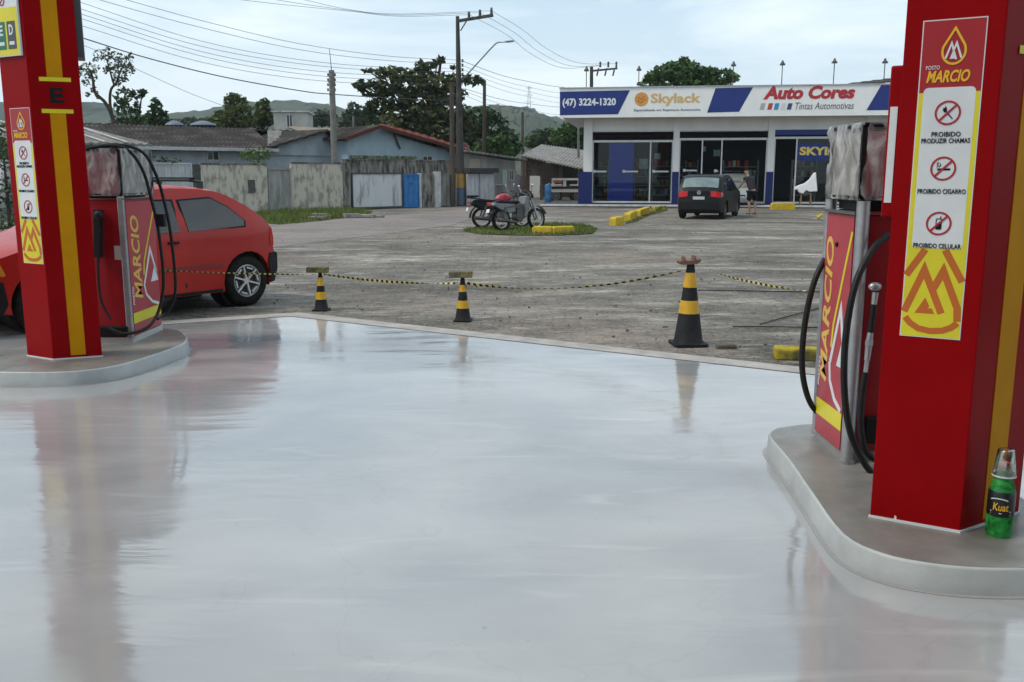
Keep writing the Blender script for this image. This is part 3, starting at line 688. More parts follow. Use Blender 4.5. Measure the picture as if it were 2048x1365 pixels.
bp = G(1996, 1070, IH)
t = thing('bottle', 'green soda bottle with a clear plastic cup upturned over its neck, beside the pillar', 'bottle', bp, -.5)
MB().lathe([(0, .004), (.026, .004), (.034, .0), (.038, .012), (.039, .05), (.0375, .075), (.038, .085), (.038, .15), (.0365, .165), (.034, .185), (.026, .215), (.016, .238), (.0135, .25), (.0135, .262), (0, .262)], n=28).build('bottle_body', GP, t, smooth=50)
MB().lathe([(.0385, .080), (.0388, .081), (.0388, .153), (.0380, .164), (.0368, .1705), (.0364, .171)], n=28).build('label', mat('bottle_label', (.008, .012, .01), .35), t, smooth=60)
def wrap(o, r):
    for v in o.data.vertices:
        an = v.co.x/r - math.pi/2; rr = r - v.co.y; v.co = Vector((rr*math.cos(an), rr*math.sin(an), v.co.z))
    return o
GOLD = mat('label_gold', (.75, .42, .02), .35)
wrap(lettering('label_word', 'Kuat', None, -.022, .104, .022, .132, -.0005, GOLD, t, .012, .12, .0006), .0388)
wrap(MB().stroke(arc(-.006, .138, .026, 20, 160, 12, .010), .0035, -.0012, -.0005).build('label_swirl', WHT, t), .0388)
wrap(MB().stroke([(-.03, .099), (0, .094), (.03, .102)], .0025, -.0012, -.0005).build('label_line', WHT, t), .0388)
MB().lathe([(0, .006), (.030, .006), (.0365, .014), (.0365, .070), (0, .070)], n=24).build('soda', glassmat('soda_green', (.6, .9, .6), .0, .05), t, smooth=50)
wrap(MB().box((-.03, -.0007, .084), (.03, -.0004, .094)).build('label_leaf', mat('label_green', (.25, .35, .01), .4), t), .0388)
MB().cyl((0, 0, .25), (0, 0, .272), .015, n=18).build('cap', mat('cap_orange', (.5, .12, .03), .4), t)
CUP = glassmat('cup_plastic', (.88, .92, .95), .22, .15)
MB().lathe([(.0335, .225), (.032, .232), (.0325, .234), (.023, .318), (.0215, .3195), (0, .3195)], n=28).build('cup', CUP, t, smooth=50)
MB().lathe([(.0345, .222), (.0355, .225), (.0345, .228), (.0335, .225)], n=28, close=True).build('cup_rim', mat('cup_rim_white', (.6, .62, .64), .2), t, smooth=60)

t.scale = (1.32, 1.32, 1.14)

# ---------------------------------------------------------------- traffic cones with things sitting on them, and the tape
CB = mat('cone_black', (.009, .010, .012), .6, (.020, .021, .023), 8, bump=.1, spec=.2, rvar=.15)
CY = mat('cone_yellow', (.62, .36, .015), .45, (.5, .28, .015), 9)
def cone(label, p, h, bands):
    t = thing('traffic_cone', label, 'traffic cone', p, random.uniform(-.3, .3), 'black and yellow cones holding the barrier tape')
    k = h/.75
    MB().prism(rrect(-.155*k, -.155*k, .155*k, .155*k, .04*k), 0.001, .028*k, 'z').build('base', CB, t, bevel=.006)
    prof = lambda z: (.135-(.135-.034)*z)*k
    MB().lathe([(prof(0)+.012*k, .028*k), (prof(.03), .05*k), (prof(.5), .5*h), (prof(1), h), (prof(1)-.008, h+.002), (0, h-.001)], n=28).build('body', CB, t, smooth=50)
    for a_, b_ in bands:
        f = lambda z: prof((z-.0))+.0022
        z0_, z1_ = a_*h, b_*h
        rr = lambda z: (prof(.5) + (prof(.03)-prof(.5))*(.5*h-z)/(.5*h-.05*k) if z < .5*h else prof(.5)+(prof(1)-prof(.5))*(z-.5*h)/(.5*h))+.003
        MB().lathe([(rr(z0_)-.002, z0_), (rr(z0_), z0_+.001), (rr(z1_), z1_-.001), (rr(z1_)-.002, z1_)], n=28).build('reflective_band', CY, t, smooth=50)
    return t
c1, c2, c3 = G(643, 621), G(926, 642), G(1376, 690)
hA = D(643, 546, c1.y).z; hB = D(926, 556, c2.y).z; hC = D(1368, 529, c3.y).z
cone('leftmost cone, capped with a flat mossy brick', c1, hA, ((.30, .50), (.66, .88)))
cone('middle cone, capped with a plain grey brick', c2, hB, ((.30, .48), (.68, .84)))
cone('rightmost and nearest cone, topped with a broken clay tile', c3, hC, ((.40, .56), (.72, .90)))
BR = mat('mossy_brick', (.13, .115, .07), .9, (.07, .065, .03), 30, bump=.6, bsc=40, c3=(.2, .18, .05), sc3=12)
BR2 = mat('grey_brick', (.16, .14, .10), .9, (.09, .08, .06), 30, bump=.6, bsc=40, c3=(.24, .2, .08), sc3=12)
o = MB().box((-.125, -.05, .003), (.125, .05, .066)).build('brick', BR, bevel=.008); o.location = (c1.x-.03, c1.y, hA); o.rotation_euler = (0, R(1.5), R(4)); tag(o, 'mossy brick lying across the top of the leftmost cone', 'brick')
o = MB().box((-.125, -.05, .003), (.125, .05, .068)).build('brick', BR2, bevel=.008); o.location = (c2.x-.02, c2.y, hB); o.rotation_euler = (0, R(-1), R(-3)); tag(o, 'grey brick lying across the top of the middle cone', 'brick')
CLAY = mat('clay_tile', (.22, .11, .07), .9, (.12, .09, .07), 20, bump=.5, bsc=50)
tl = MB(); pf_ = [(-.10, .012), (-.075, .002), (.06, .002), (.095, .022), (.10, .045), (.06, .038), (-.03, .036), (-.075, .045), (-.105, .035)]
tl.prism(pf_, -.05, .05); tl.prism([(-.062, .036), (-.047, .036), (-.05, .078), (-.058, .075)], -.05, .045); tl.prism([(.035, .036), (.052, .036), (.047, .08), (.042, .082)], -.05, .045)
o = tl.build('broken_tile', CLAY, bevel=.003); o.location = (c3.x-.015, c3.y, hC); o.rotation_euler = (0, R(-3), R(8)); tag(o, 'broken clay tile with upright prongs on top of the nearest cone', 'tile')
TY = mat('tape_yellow', (.66, .56, .16), .5); 
def tape(label, p, q, sag, n, slack=0, w=.035, twist=3.0):
    p = Vector(p); q = Vector(q); m = MB(); pr = None
    for i in range(n+1):
        f = i/n; c = p.lerp(q, f)-Vector((0, 0, 4*sag*f*(1-f))); a = twist*math.sin(f*5.0+slack)+f*2
        d = (q-p).normalized(); u = Vector((0, 0, 1))*math.cos(a)+d.cross(Vector((0, 0, 1)))*math.sin(a)*.8
        cur = (c+u*w/2, c-u*w/2)
        if pr:
            m.mt((i % 2)); m.add([pr[0], cur[0], cur[1], pr[1]], [(0, 1, 2, 3)])
        pr = cur
    o = m.build('barrier_tape', [TY, BLK]); sld = o.modifiers.new('thick', 'SOLIDIFY'); sld.thickness = .0012
    tag(o, label, 'barrier tape', 'striped tape strung between the cones'); return o
tape('striped tape running from the red hatchback side to the leftmost cone', D(322, 541, 10.1), (c1.x-.05, c1.y, hA-.02), .012, 60, 1, .02, .8)
tape('striped tape sagging between the leftmost and the middle cone', (c1.x+.04, c1.y, hA-.015), (c2.x-.05, c2.y, D(926, 567, c2.y).z), .035, 54, 2, .026, .9)
tape('striped tape rising from the middle cone to the nearest cone', (c2.x+.05, c2.y, D(926, 567, c2.y).z), (c3.x-.05, c3.y, D(1368, 540, c3.y).z), .11, 62, .3, .03, .7)
tape('striped tape running from the nearest cone to the right-hand pump', (c3.x+.05, c3.y, D(1375, 532, c3.y).z), D(1625, 584, 5.8), .03, 50, 1.4, .016, 1.2)
# little ties hanging off the tape
k = MB()
for px, py in ((677, 549), (720, 556), (897, 573), (932, 569), (953, 568), (985, 568)):
    q = D(px, py, 9.9 if px > 880 else 10.35); k.cyl(q, q+Vector((0, 0, -.045)), .004, n=6)
o = k.build('tape_ties', BLK); tag(o, 'short black ties dangling from the sagging striped tape', 'ties')
o['kind'] = 'stuff'
# rope / cable lying over the yard by the pump
def lying(name, label, cat, pts, r, mt, z=.006):
    o = MB().tube(spline([(p.x, p.y, z+r) for p in pts]), r, 6).build(name, mt, smooth=60); return tag(o, label, cat)
lying('rope', 'dark rope stretched over the yard from beside the nearest cone towards the pump', 'rope', [G(1395, 583), G(1480, 584), G(1600, 586), G(1700, 586)], .008, RUB)
lying('rope', 'dark rope slanting down across the yard left of the right-hand pump', 'rope', [G(1520, 651), G(1570, 637), G(1640, 618)], .007, RUB)
lying('rope', 'short dark rope lying level on the yard below the slanting one', 'rope', [G(1465, 656), G(1540, 656), G(1640, 658)], .006, RUB)
KY = mat('kerb_yellow', (.42, .33, .025), .85, (.16, .14, .05), 7, bump=.5, bsc=20, c3=(.07, .075, .04), sc3=3)
KY2 = mat('kerb_yellow_fresh', (.55, .40, .03), .8, (.40, .28, .04), 6, bump=.4, bsc=20)
p = G(1590, 722)
o = MB().box((-.15, -.09, -.01), (.35, .09, .10)).build('kerb_stone', KY, bevel=.02); o.location = (p.x, p.y+.1, 0); o.rotation_euler = (0, R(1), R(-8)); tag(o, 'mossy yellow kerb stone at the forecourt edge behind the right-hand pump', 'kerb stone')
p = G(1452, 696)
o = MB().box((-.09, -.05, -.01), (.09, .05, .035)).build('kerb_stone', mat('old_stone', (.13, .115, .09), .9, (.08, .07, .05), 12, bump=.5), bevel=.015); o.location = (p.x, p.y, 0); tag(o, 'low brown stone sunk in the yard just right of the nearest cone', 'stone')
#==PART3==

# ================================================================ WALLS AND GATES ALONG THE STREET
Wp = Plane(G(515, 426), G(980, 411))
def wroot(name, label, cat, px, group=None, back=0.0, P=Wp):
    u = P.u(px); n = Vector((-P.d.y, P.d.x)); q = P.p + P.d*u + n*back
    return thing(name, label, cat, (q.x, q.y, 0), P.a, group), u
STAIN = mat('stained_concrete', (.47, .435, .37), .9, (.085, .078, .066), 2.2, bump=.4, bsc=18, stretch=(2.2, 2.2, .9), lo=.50, hi=.70, c3=(.27, .25, .21), sc3=1.1, detail=10)
STAIN2 = mat('dark_stained_concrete', (.24, .225, .20), .9, (.05, .05, .046), 2.4, bump=.3, bsc=18, stretch=(2.6, 2.6, .55), lo=.42, hi=.60, detail=10)
GATEW = mat('dirty_white_gate', (.50, .51, .52), .7, (.12, .12, .12), 1.5, stretch=(2.5, 2.5, .5), lo=.52, hi=.72, bump=.1)
GATEG = mat('pale_grey_gate', (.46, .48, .50), .6, (.33, .34, .36), 3, stretch=(2, 2, .6))
BLUE = mat('gate_blue', (.015, .16, .42), .5, (.01, .11, .30), 4)
WPOST = mat('post_white', (.55, .55, .55), .7, (.3, .3, .3), 5, stretch=(1, 1, .5))
WALLW = mat('old_whitewash', (.42, .45, .47), .85, (.25, .27, .28), 1.5, stretch=(1, 1, .6))
def wallseg(label, xa, xb, ytop, th=.15, mt=STAIN, coping=True, name='wall', cat='wall', group=None, back=0, grooves=0):
    t, u = wroot(name, label, cat, xa, group, back); Lx = Wp.u(xb)-u; z = Wp.z((xa+xb)/2, ytop)
    MB().box((0, 0, -.05), (Lx, th, z)).build('masonry', mt, t, bevel=.01)
    if coping: MB().box((-.02, -.03, z+.001), (Lx+.02, th+.03, z+.06)).build('coping', STAIN2, t)
    for i in range(grooves): pass
    return t, Lx, z
t, Lx, z = wallseg('long cream concrete wall streaked with black mould, left of the grey metal gate', 402, 534, 330)
MB().box((Wp.u(495)-Wp.u(402), -.05, Wp.z(500, 386)), (Wp.u(508)-Wp.u(402), -.002, Wp.z(500, 360))).build('meter_box', DSTEEL, t)
t, Lx, z = wallseg('cream concrete wall streaked with black mould, right of the grey metal gate', 583, 686, 328)
MB().box((Lx-.02, -.06, 0), (Lx+.32, .2, z+.07)).build('end_post', STAIN2, t)
# sheet-metal fence at the left
def sheetgate(label, xa, xb, ytop, mt, n=10, cat='gate', name='gate', fr=None, zb=.06):
    t, u = wroot(name, label, cat, xa); Lx = Wp.u(xb)-u; z = Wp.z((xa+xb)/2, ytop); k = MB(); vs = []; m_ = n*4
    for zz in (zb, z-.03):
        for i in range(m_+1):
            x = Lx*i/m_; vs.append((x, .03+.018*math.sin(i*math.pi/2+.4), zz))
    k.add(vs, [(i, i+1, m_+2+i, m_+1+i) for i in range(m_)]); s = k.build('sheet_panel', mt, t); s.modifiers.new('t', 'SOLIDIFY').thickness = .006
    f = MB(); f.box((0, -.015, .02), (.05, .06, z)).box((Lx-.05, -.015, .02), (Lx, .06, z)).box((.05, -.012, z-.06), (Lx-.05, .055, z-.001)).box((.05, -.012, .03), (Lx-.05, .055, .10)); f.build('gate_frame', fr or mt, t)
    return t, Lx, z
sheetgate('pale corrugated sheet fence seen just above the red hatchback roof', 285, 384, 326, GATEG, 14, 'fence', 'sheet_fence')
t, u = wroot('gate', 'dark slatted gate in the gap at the left end of the mouldy wall', 'gate', 386); Lx = Wp.u(400)-u
k = MB(); [k.box((Lx*i/6, 0, .05), (Lx*i/6+.07, .03, 1.9)) for i in range(6)]; k.build('slats', DSTEEL, t); MB().box((0, .031, 1.5), (Lx, .06, 1.57)).build('gate_rail', DSTEEL, t); MB().box((0, .031, .4), (Lx, .06, .47)).build('gate_rail', DSTEEL, t)
sheetgate('narrow grey sheet-metal gate between the two mouldy cream walls', 536, 581, 337, mat('grey_sheet', (.30, .30, .285), .7, (.17, .165, .15), 2.4, stretch=(2, 2, .5)), 5)
wallseg('blackened concrete beam wall rising behind the white gate and the blue door', 702, 915, 322, .2, STAIN2, back=.45)
sheetgate('wide white sliding gate smeared with black dirt, left of the blue door', 703, 805, 346, GATEW, 4, fr=mat('gate_frame_dark', (.05, .05, .055), .6))
t, u, z = sheetgate('bright blue metal door in the street wall', 807, 838, 349, BLUE, 3, 'door', 'door')
MB().bar((.42, -.03, 1.0), (.42, -.03, 1.15), .03).build('handle', DSTEEL, t)
wallseg('slim white post right of the blue door', 838, 843, 347, .14, WPOST, False, 'post', 'post')
wallseg('stained grey wall strip between the two white posts', 844, 867, 347, .1, STAIN2, False)
wallseg('thicker white gate post in front of the stained wall', 868, 879, 344, .2, WPOST, False, 'post', 'post', back=-.1)
sheetgate('grimy grey gate between the thick white post and the wooden pole', 880, 912, 347, mat('grimy_gate', (.24, .235, .22), .8, (.10, .10, .095), 2, stretch=(2, 2, .4)), 3)
sheetgate('pale grey sheet gate just right of the banded street pole', 934, 958, 348, GATEG, 3)
sheetgate('second pale grey sheet gate, by the low iron railing', 960, 988, 348, GATEG, 3)
t, u = wroot('porch_roof', 'dark flat porch roof over the two pale grey gates', 'porch roof', 933); Lx = Wp.u(991)-u; z = Wp.z(960, 346)
MB().box((0, -.25, z), (Lx, 1.2, z+.22)).build('roof_slab', mat('dark_porch', (.05, .05, .055), .8), t); MB().box((.05, .1, z-.05), (Lx-.05, .16, z-.002)).box((.05, 1.0, 0), (.12, 1.07, z-.002)).build('support', DSTEEL, t)
t, u = wroot('railing', 'low iron railing in front of the pale grey gates', 'railing', 964, back=-1.0); k = MB(); Lx = Wp.u(984)-u
for i in range(9): k.box((Lx*i/8-.012, -.012, .1), (Lx*i/8+.012, .012, 1.0))
k.build('bars', DSTEEL, t); MB().box((-.02, -.02, 1.001), (Lx+.02, .02, 1.04)).build('rail', STEEL, t); MB().box((-.02, -.03, .15), (Lx+.02, -.013, .19)).build('rail', STEEL, t)
# far left: dark shrubs, white banner behind the left pillar
b = G(14, 470); t = thing('banner', 'white cloth banner standing on two poles behind the left pillar', 'banner', (b.x, b.y, 0)); Y = b.y
x0, x1 = D(-30, 400, Y).x-b.x, D(26, 400, Y).x-b.x; za, zc = D(0, 442, Y).z, D(0, 320, Y).z
k = MB(); n = 14; k.add([(x0+(x1-x0)*i/n, .03*math.sin(i*1.1), z_) for z_ in (za, zc) for i in range(n+1)], [(i, i+1, n+2+i, n+1+i) for i in range(n)])
o = k.build('cloth', mat('banner_cloth', (.5, .52, .54), .8, (.42, .44, .46), 2), t, smooth=60); o.modifiers.new('t', 'SOLIDIFY').thickness = .005
MB().cyl((x0, .04, 0), (x0, .04, zc+.05), .02, n=8).build('banner_pole', DSTEEL, t); MB().cyl((x1, .04, 0), (x1, .04, zc+.05), .02, n=8).build('banner_pole', DSTEEL, t)

# ================================================================ HOUSES
ROOFD = mat('dark_roof_tiles', (.042, .036, .034), .9, (.02, .018, .017), 2.2, bump=.4, bsc=9, stretch=(1, 2.4, 1), c3=(.085, .078, .07), sc3=.9)
ROOFR = mat('red_roof_tiles', (.17, .050, .035), .9, (.09, .035, .028), 2.5, bump=.4, bsc=9, c3=(.26, .12, .09), sc3=2)
ROOFG = mat('fibre_cement', (.22, .21, .20), .9, (.12, .115, .11), 2, bump=.2)
LBLUE = mat('light_blue_render', (.36, .47, .53), .85, (.28, .37, .42), 1.2, stretch=(1, 1, .7))
PALE = mat('pale_blue_render', (.34, .39, .44), .85, (.24, .28, .31), 1.3, stretch=(1, 1, .7))
GREYW = mat('grey_render', (.30, .30, .29), .9, (.17, .17, .165), 1.4, stretch=(1, 1, .5))
WIN = mat('window_dark', (.02, .025, .03), .15)
def par(P, back): n = Vector((-P.d.y, P.d.x)); q = P.p + n*back; return Plane(q, ang=P.a)
def corrug(m, A, B, C, Dd, n, amp, rows=1):   # roof sheet A-B eave, D-C ridge, with ribs running up the slope
    A, B, C, Dd = map(Vector, (A, B, C, Dd)); nr = (B-A).cross(Dd-A).normalized(); vs = []
    for j in range(rows+1):
        for i in range(n+1):
            f = i/n; p = A.lerp(B, f).lerp(Dd.lerp(C, f), j/rows)+nr*amp*(1 if i % 2 else -1); vs.append(p)
    m.add(vs, [(j*(n+1)+i, j*(n+1)+i+1, (j+1)*(n+1)+i+1, (j+1)*(n+1)+i) for j in range(rows) for i in range(n)]); return m
def roofpart(name, parent, mt, A, B, C, Dd, n=40, amp=.03, rows=6, th=.08):
    o = corrug(MB(), A, B, C, Dd, n, amp, rows).build(name, mt, parent); s = o.modifiers.new('t', 'SOLIDIFY'); s.thickness = th; s.offset = 0; return o
def window(parent, x0, x1, z0, z1, y, frame=WPOST):
    f = MB(); w_ = .05; f.box((x0, y-.03, z0), (x1, y, z0+w_)).box((x0, y-.03, z1-w_), (x1, y, z1)).box((x0, y-.03, z0+w_), (x0+w_, y, z1-w_)).box((x1-w_, y-.03, z0+w_), (x1, y, z1-w_)).box(((x0+x1)/2-.02, y-.025, z0+w_), ((x0+x1)/2+.02, y-.001, z1-w_))
    o = f.build('window', frame, parent); MB().box((x0+w_, y-.01, z0+w_), (x1-w_, y-.004, z1-w_)).build('pane', WIN, o)
# H1: long low house under a dark tiled roof with a cross gable at its right end
P1 = par(Wp, 4.0); P1b = par(Wp, 8.5)
t = thing('house', 'long pale house under a mouldy dark tiled roof behind the cream wall', 'house', (P1.p.x, P1.p.y, 0), P1.a)
ua, ub = P1.u(150), P1.u(690); uc, ud = P1b.u(300), P1b.u(640); ze = P1.z(400, 294); zr = P1b.z(480, 259)
MB().box((ua, 0, 0), (P1.u(688), 8.6, ze-.02)).build('wall', PALE, t)
roofpart('roof', t, ROOFD, (ua-.3, -.5, ze-.12), (P1.u(548), -.5, ze-.12), (P1.u(600)+.2, 4.5, zr), (uc-4, 4.5, zr), 90)
roofpart('rear_roof', t, ROOFD, (ua-.3, 9, ze-.12), (P1.u(690), 9, ze-.12), (P1.u(690), 4.52, zr), (uc-4, 4.52, zr), 60)
MB().box((ua-.3, -.56, ze-.17), (P1.u(548), -.50, ze-.03)).build('gutter', STEEL, t)
g0, g1, gm = P1.u(545), P1.u(689), P1.u(648); zg = P1.z(648, 262)
MB().prism([(g0, ze-.3), (g1, ze-.3), (g1, P1.z(689, 300)), (gm, zg-.05), (g0, P1.z(546, 296))], -.1, 3.9).build('gable_wall', PALE, t)
roofpart('gable_roof', t, ROOFD, (gm, -.5, zg), (g0-.3, -.5, P1.z(540, 296)), (g0-.3, 6, P1.z(540, 296)), (gm, 6, zg+.05), 12, .02, 8)
roofpart('gable_roof', t, ROOFD, (gm, -.5, zg), (g1+.25, -.5, P1.z(693, 302)), (g1+.25, 6, P1.z(693, 302)), (gm, 6, zg+.05), 12, .02, 8)
roofpart('roof_flashing', t, ROOFG, (P1.u(528), -.45, ze-.06), (P1.u(546), -.45, ze-.06), (gm-.1, 3.5, zg+.1), (gm-.9, 3.5, zg+.1), 4, .01, 2, .04)
for xa, xb in ((415, 440), (500, 530)): window(t, P1.u(xa), P1.u(xb), P1.z(xa, 322), P1.z(xa, 302), 0)
MB().cyl((P1.u(540), -.2, ze-.35), (P1.u(540), -.2, ze-.25), .05, n=8).build('lamp', WPOST, t)
# H0: low lean-to roof at the far left
P0 = par(Wp, .8)
t = thing('house', 'low shed with a grey sheet roof and pale rafters behind the left-hand pump', 'shed', (P0.p.x, P0.p.y, 0), P0.a)
ua, ub = P0.u(-260), P0.u(300); z = P0.z(250, 288)
MB().box((ua, .3, 0), (ub-.6, 3, z-.06)).build('wall', STAIN2, t)
roofpart('roof', t, ROOFG, (ua, -.4, z-.04), (ub, -.4, z-.04), (ub-1.4, 3.4, z+.75), (ua, 3.4, z+.75), 60)
for i in range(5):
    u = ub-.9-i*.8; MB().bar((u, -.35, z+.05), (u-.8, 3.2, z+.83), .10, .03).build('rafter', WPOST, t)
# white rooftop box house
P2_ = Plane(D(585, 300, 54), ang=R(6))
t = thing('house', 'small white flat-topped upper storey showing above the dark roof', 'house', (P2_.p.x, P2_.p.y, 0), P2_.a)
ua, ub = P2_.u(552), P2_.u(619); z = P2_.z(585, 222)
MB().box((ua, 0, 0), (ub, 3, z-.08)).build('wall', mat('house_cream', (.42, .42, .39), .85, (.34, .34, .31), 2), t); MB().box((ua-.1, -.1, z-.079), (ub+.1, 3.1, z)).build('roof', WPOST, t)
window(t, P2_.u(577), P2_.u(590), P2_.z(583, 256), P2_.z(583, 229), 0)
for i, (xa, xb) in enumerate(((338, 372), (388, 436))):
    P3 = par(Wp, 9.5); u = P3.u((xa+xb)/2); q = P3.p+P3.d*u; r = (P3.u(xb)-P3.u(xa))/2; z0, z1 = P3.z(xa, 262), P3.z(xa, 247)
    t = thing('water_tank', ('smaller', 'larger')[i]+' dark blue water tank with a grey lid on the house roof', 'water tank', (q.x, q.y, 0), 0, 'water tanks on the roof')
    MB().lathe([(0, z0-.6), (r*.8, z0-.6), (r*.95, z1-.15), (r, z1-.12), (r, z1-.08)], n=20).build('tank', mat('tank_blue', (.012, .02, .045), .5), t, smooth=40)
    MB().lathe([(r*1.02, z1-.08), (r*.9, z1), (r*.3, z1+.12), (0, z1+.14)], n=20).build('lid', mat('tank_lid', (.12, .15, .20), .6), t, smooth=40)
# H2: light blue gabled house, red tiles
P4 = par(Wp, 2.6)
t = thing('house', 'light blue house with a red tiled gable roof behind the blackened wall', 'house', (P4.p.x, P4.p.y, 0), P4.a)
gl, gr, ga = P4.u(686), P4.u(918), P4.u(748); zl, zr_, za = P4.z(690, 277), P4.z(918, 303), P4.z(748, 254)
MB().prism([(gl+.3, 0), (gr-.2, 0), (gr-.2, zr_-.1), (ga, za-.12), (gl+.3, zl-.1)], 0, 2.8).build('wall', LBLUE, t)
P4b = par(P4, 3.0); _a, _b = P4b.uv(758, 249), P4b.uv(934, 288)
roofpart('roof_slope', t, ROOFR, (ga, -.55, za), (gr+.35, -.55, zr_-.06), (_b[0], 3.0, _b[1]), (_a[0], 3.0, _a[1]), 22, .025, 10, .1)
roofpart('roof_slope', t, ROOFD, (ga, -.55, za), (gl-.2, -.55, zl-.04), (gl-.2, 2.9, zl-.04), (ga, 2.9, za+.0), 22, .025, 8, .1)
MB().prism([(gl+.3, 0), (_b[0], 0), (_b[0], _b[1]-.1), (_a[0], _a[1]-.1), (gl+.3, zl-.3)], 2.81, 2.95).build('rear_gable', LBLUE, t)
MB().bar((ga, -.62, za-.02), (gr+.35, -.62, zr_-.08), .05, .16).bar((ga, -.62, za-.02), (gl-.2, -.62, zl-.06), .05, .16).build('verge_board', mat('verge_brown', (.10, .035, .03), .8), t)
u = P4.u(787); MB().bar((u, -.1, P4.z(787, 268)), (u+.35, -.1, P4.z(797, 298)), .07).build('service_pole', DSTEEL, t)
MB().box((P4.u(700), -.4, P4.z(740, 318)), (P4.u(822), -.05, P4.z(740, 312))).build('ledge', STAIN2, t)
window(t, P4.u(845), P4.u(865), P4.z(850, 335), P4.z(850, 312), 0)
t = thing('house', 'distant roof of a beige house peeking between pole and blue house', 'house', (Wp.p.x, Wp.p.y, 0), Wp.a)
P5 = par(Wp, 10); u0, u1 = P5.u(648), P5.u(712); z = P5.z(680, 262)
MB().box((u0, 10, 0), (u1, 16, z-.5)).build('wall', GREYW, t); roofpart('roof', t, mat('beige_roof', (.28, .24, .20), .9, (.2, .17, .15), 2), (u0-.3, 9.6, z-.5), (u1+.3, 9.6, z-.5), (u1+.3, 13, z+.25), (u0-.3, 13, z+.25), 30)
# H3: low grey building right of the banded pole
P6 = par(Wp, 1.6)
t = thing('house', 'low grey rendered house with a sloping sheet roof right of the tall pole', 'house', (P6.p.x, P6.p.y, 0), P6.a)
u0, u1, um = P6.u(928), P6.u(1036), P6.u(985); z0, z1 = P6.z(930, 303), P6.z(1036, 320)
MB().prism([(u0, 0), (u1-.2, 0), (u1-.2, z1-.08), (u0, z0-.08)], 0, 7).build('wall', GREYW, t)
roofpart('roof', t, ROOFG, (u0-.2, -.4, z0), (u1+.3, -.4, z1), (u1+.3, 7, z1+.1), (u0-.2, 7, z0+.1), 30, .02)
MB().box((P6.u(1004), -.05, 0), (P6.u(1013), -.002, P6.z(1008, 340))).build('door', mat('mint_door', (.34, .42, .40), .6), t)
MB().box((P6.u(938), -.02, P6.z(950, 345)), (P6.u(960), -.002, P6.z(950, 318))).build('cream_panel', mat('cream_panel', (.38, .34, .28), .8), t)
window(t, P6.u(1018), P6.u(1028), P6.z(1020, 362), P6.z(1020, 340), 0)
q = G(1000, 404); r2 = G(1062, 399)
Pg = Plane(q, r2); t = thing('wall', 'plain grey boundary wall running off behind the motorcycles', 'wall', (q.x, q.y, 0), Pg.a)
MB().box((Pg.u(1012), 0, 0), (Pg.u(1040), .15, Pg.z(1020, 350))).build('masonry', mat('grey_blue_wall', (.26, .27, .30), .85, (.19, .20, .22), 1.5), t)
MB().box((Pg.u(1040)+.01, -.05, 0), (Pg.u(1058), .2, Pg.z(1045, 352))).build('brick_pier', mat('pink_brick', (.26, .18, .16), .9, (.18, .13, .12), 6), t)
# H4: open shed with a long sagging roof between the street and the shop
Y = 56; t = thing('shed', 'open timber shed with a pale sheet roof between the trees and the paint shop', 'shed', (D(1050, 300, Y).x, Y, 0), R(-12))
x = lambda px: (D(px, 300, Y).x-D(1050, 300, Y).x)
zA, zB = D(1052, 300, Y).z, D(1158, 328, Y).z
roofpart('roof', t, mat('pale_sheet_roof', (.36, .34, .32), .85, (.2, .19, .18), 2), (x(1046), -.6, zA-.35), (x(1175), -.6, zB-.35), (x(1175), 6, zB+.75), (x(1046), 6, zA+.45), 40, .03)
for px in (1050, 1084, 1122, 1162): MB().box((x(px)-.09, 0, 0), (x(px)+.09, .18, zA+(zB-zA)*(px-1050)/110-.4)).build('timber_post', mat('old_timber', (.14, .11, .09), .9, (.07, .055, .045), 5), t)
MB().box((x(1046), 5.7, 0), (x(1175), 5.9, 2.2)).build('back_wall', mat('shed_dark', (.06, .05, .045), .9), t)
MB().box((x(1046), .2, D(1060, 352, Y).z), (x(1082), .3, zA-.45)).build('front_panel', mat('old_brick', (.19, .14, .11), .9, (.12, .09, .08), 6), t)

# ================================================================ PAINT SHOP
g0 = G(1168, 413); S = Plane(g0, ang=R(-8.2)); F = par(S, -.95)
t = shop = thing('paint_shop', 'white single-storey paint shop with a blue and white sign band and glass front', 'shop', (g0.x, g0.y, 0), S.a)
SW = mat('shop_white', (.66, .66, .65), .7, (.58, .58, .56), 1.2, stretch=(1, 1, .4)); SB = mat('shop_blue', (.009, .02, .115), .6, (.012, .022, .09), 3, spec=.2)
FB = mat('fascia_white', (.74, .75, .74), .45, (.68, .69, .68), 2); PB = mat('panel_blue', (.014, .032, .18), .45, (.012, .028, .155), 2, spec=.3)
FRM = mat('alu_frame', (.55, .56, .57), .4, (.45, .46, .47), 4); GL = glassmat('shop_glass', (.74, .80, .80), -.02, .015)
ft, fb_ = F.z(1118, 178), F.z(1118, 235); UL = F.u(1118); UR = 23.0
wt = S.z(1180, 262)                                    # head of the glazing
MB().box((0, .02, wt), (UR-.1, .3, fb_-.002)).build('wall', SW, t)
MB().box((UL+.05, -.93, fb_), (UR, 9, fb_+.12)).build('soffit', SW, t)
MB().box((UL+.05, -.9, fb_+.12), (UR, 9, ft-.12)).build('roof', mat('roof_dark', (.12, .12, .12), .9), t)
MB().box((-.0, .3, 0), (.2, 9, fb_)).box((UR-.3, .3, 0), (UR-.1, 9, fb_)).box((.2, 8.8, 0), (UR-.3, 9, fb_)).build('side_wall', SW, t)
MB().box((UR-6, 1.2, 0), (UR-.3, 1.3, wt)).build('partition', SW, t)
MB().box((.2, .3, .12), (UR-.3, 8.8, .16)).build('floor', mat('shop_floor', (.2, .2, .19), .4), t)
MB().box((.2, .3, wt+.1), (UR-.3, 8.8, wt+.14)).build('ceiling', mat('shop_ceiling', (.3, .3, .3), .8), t)
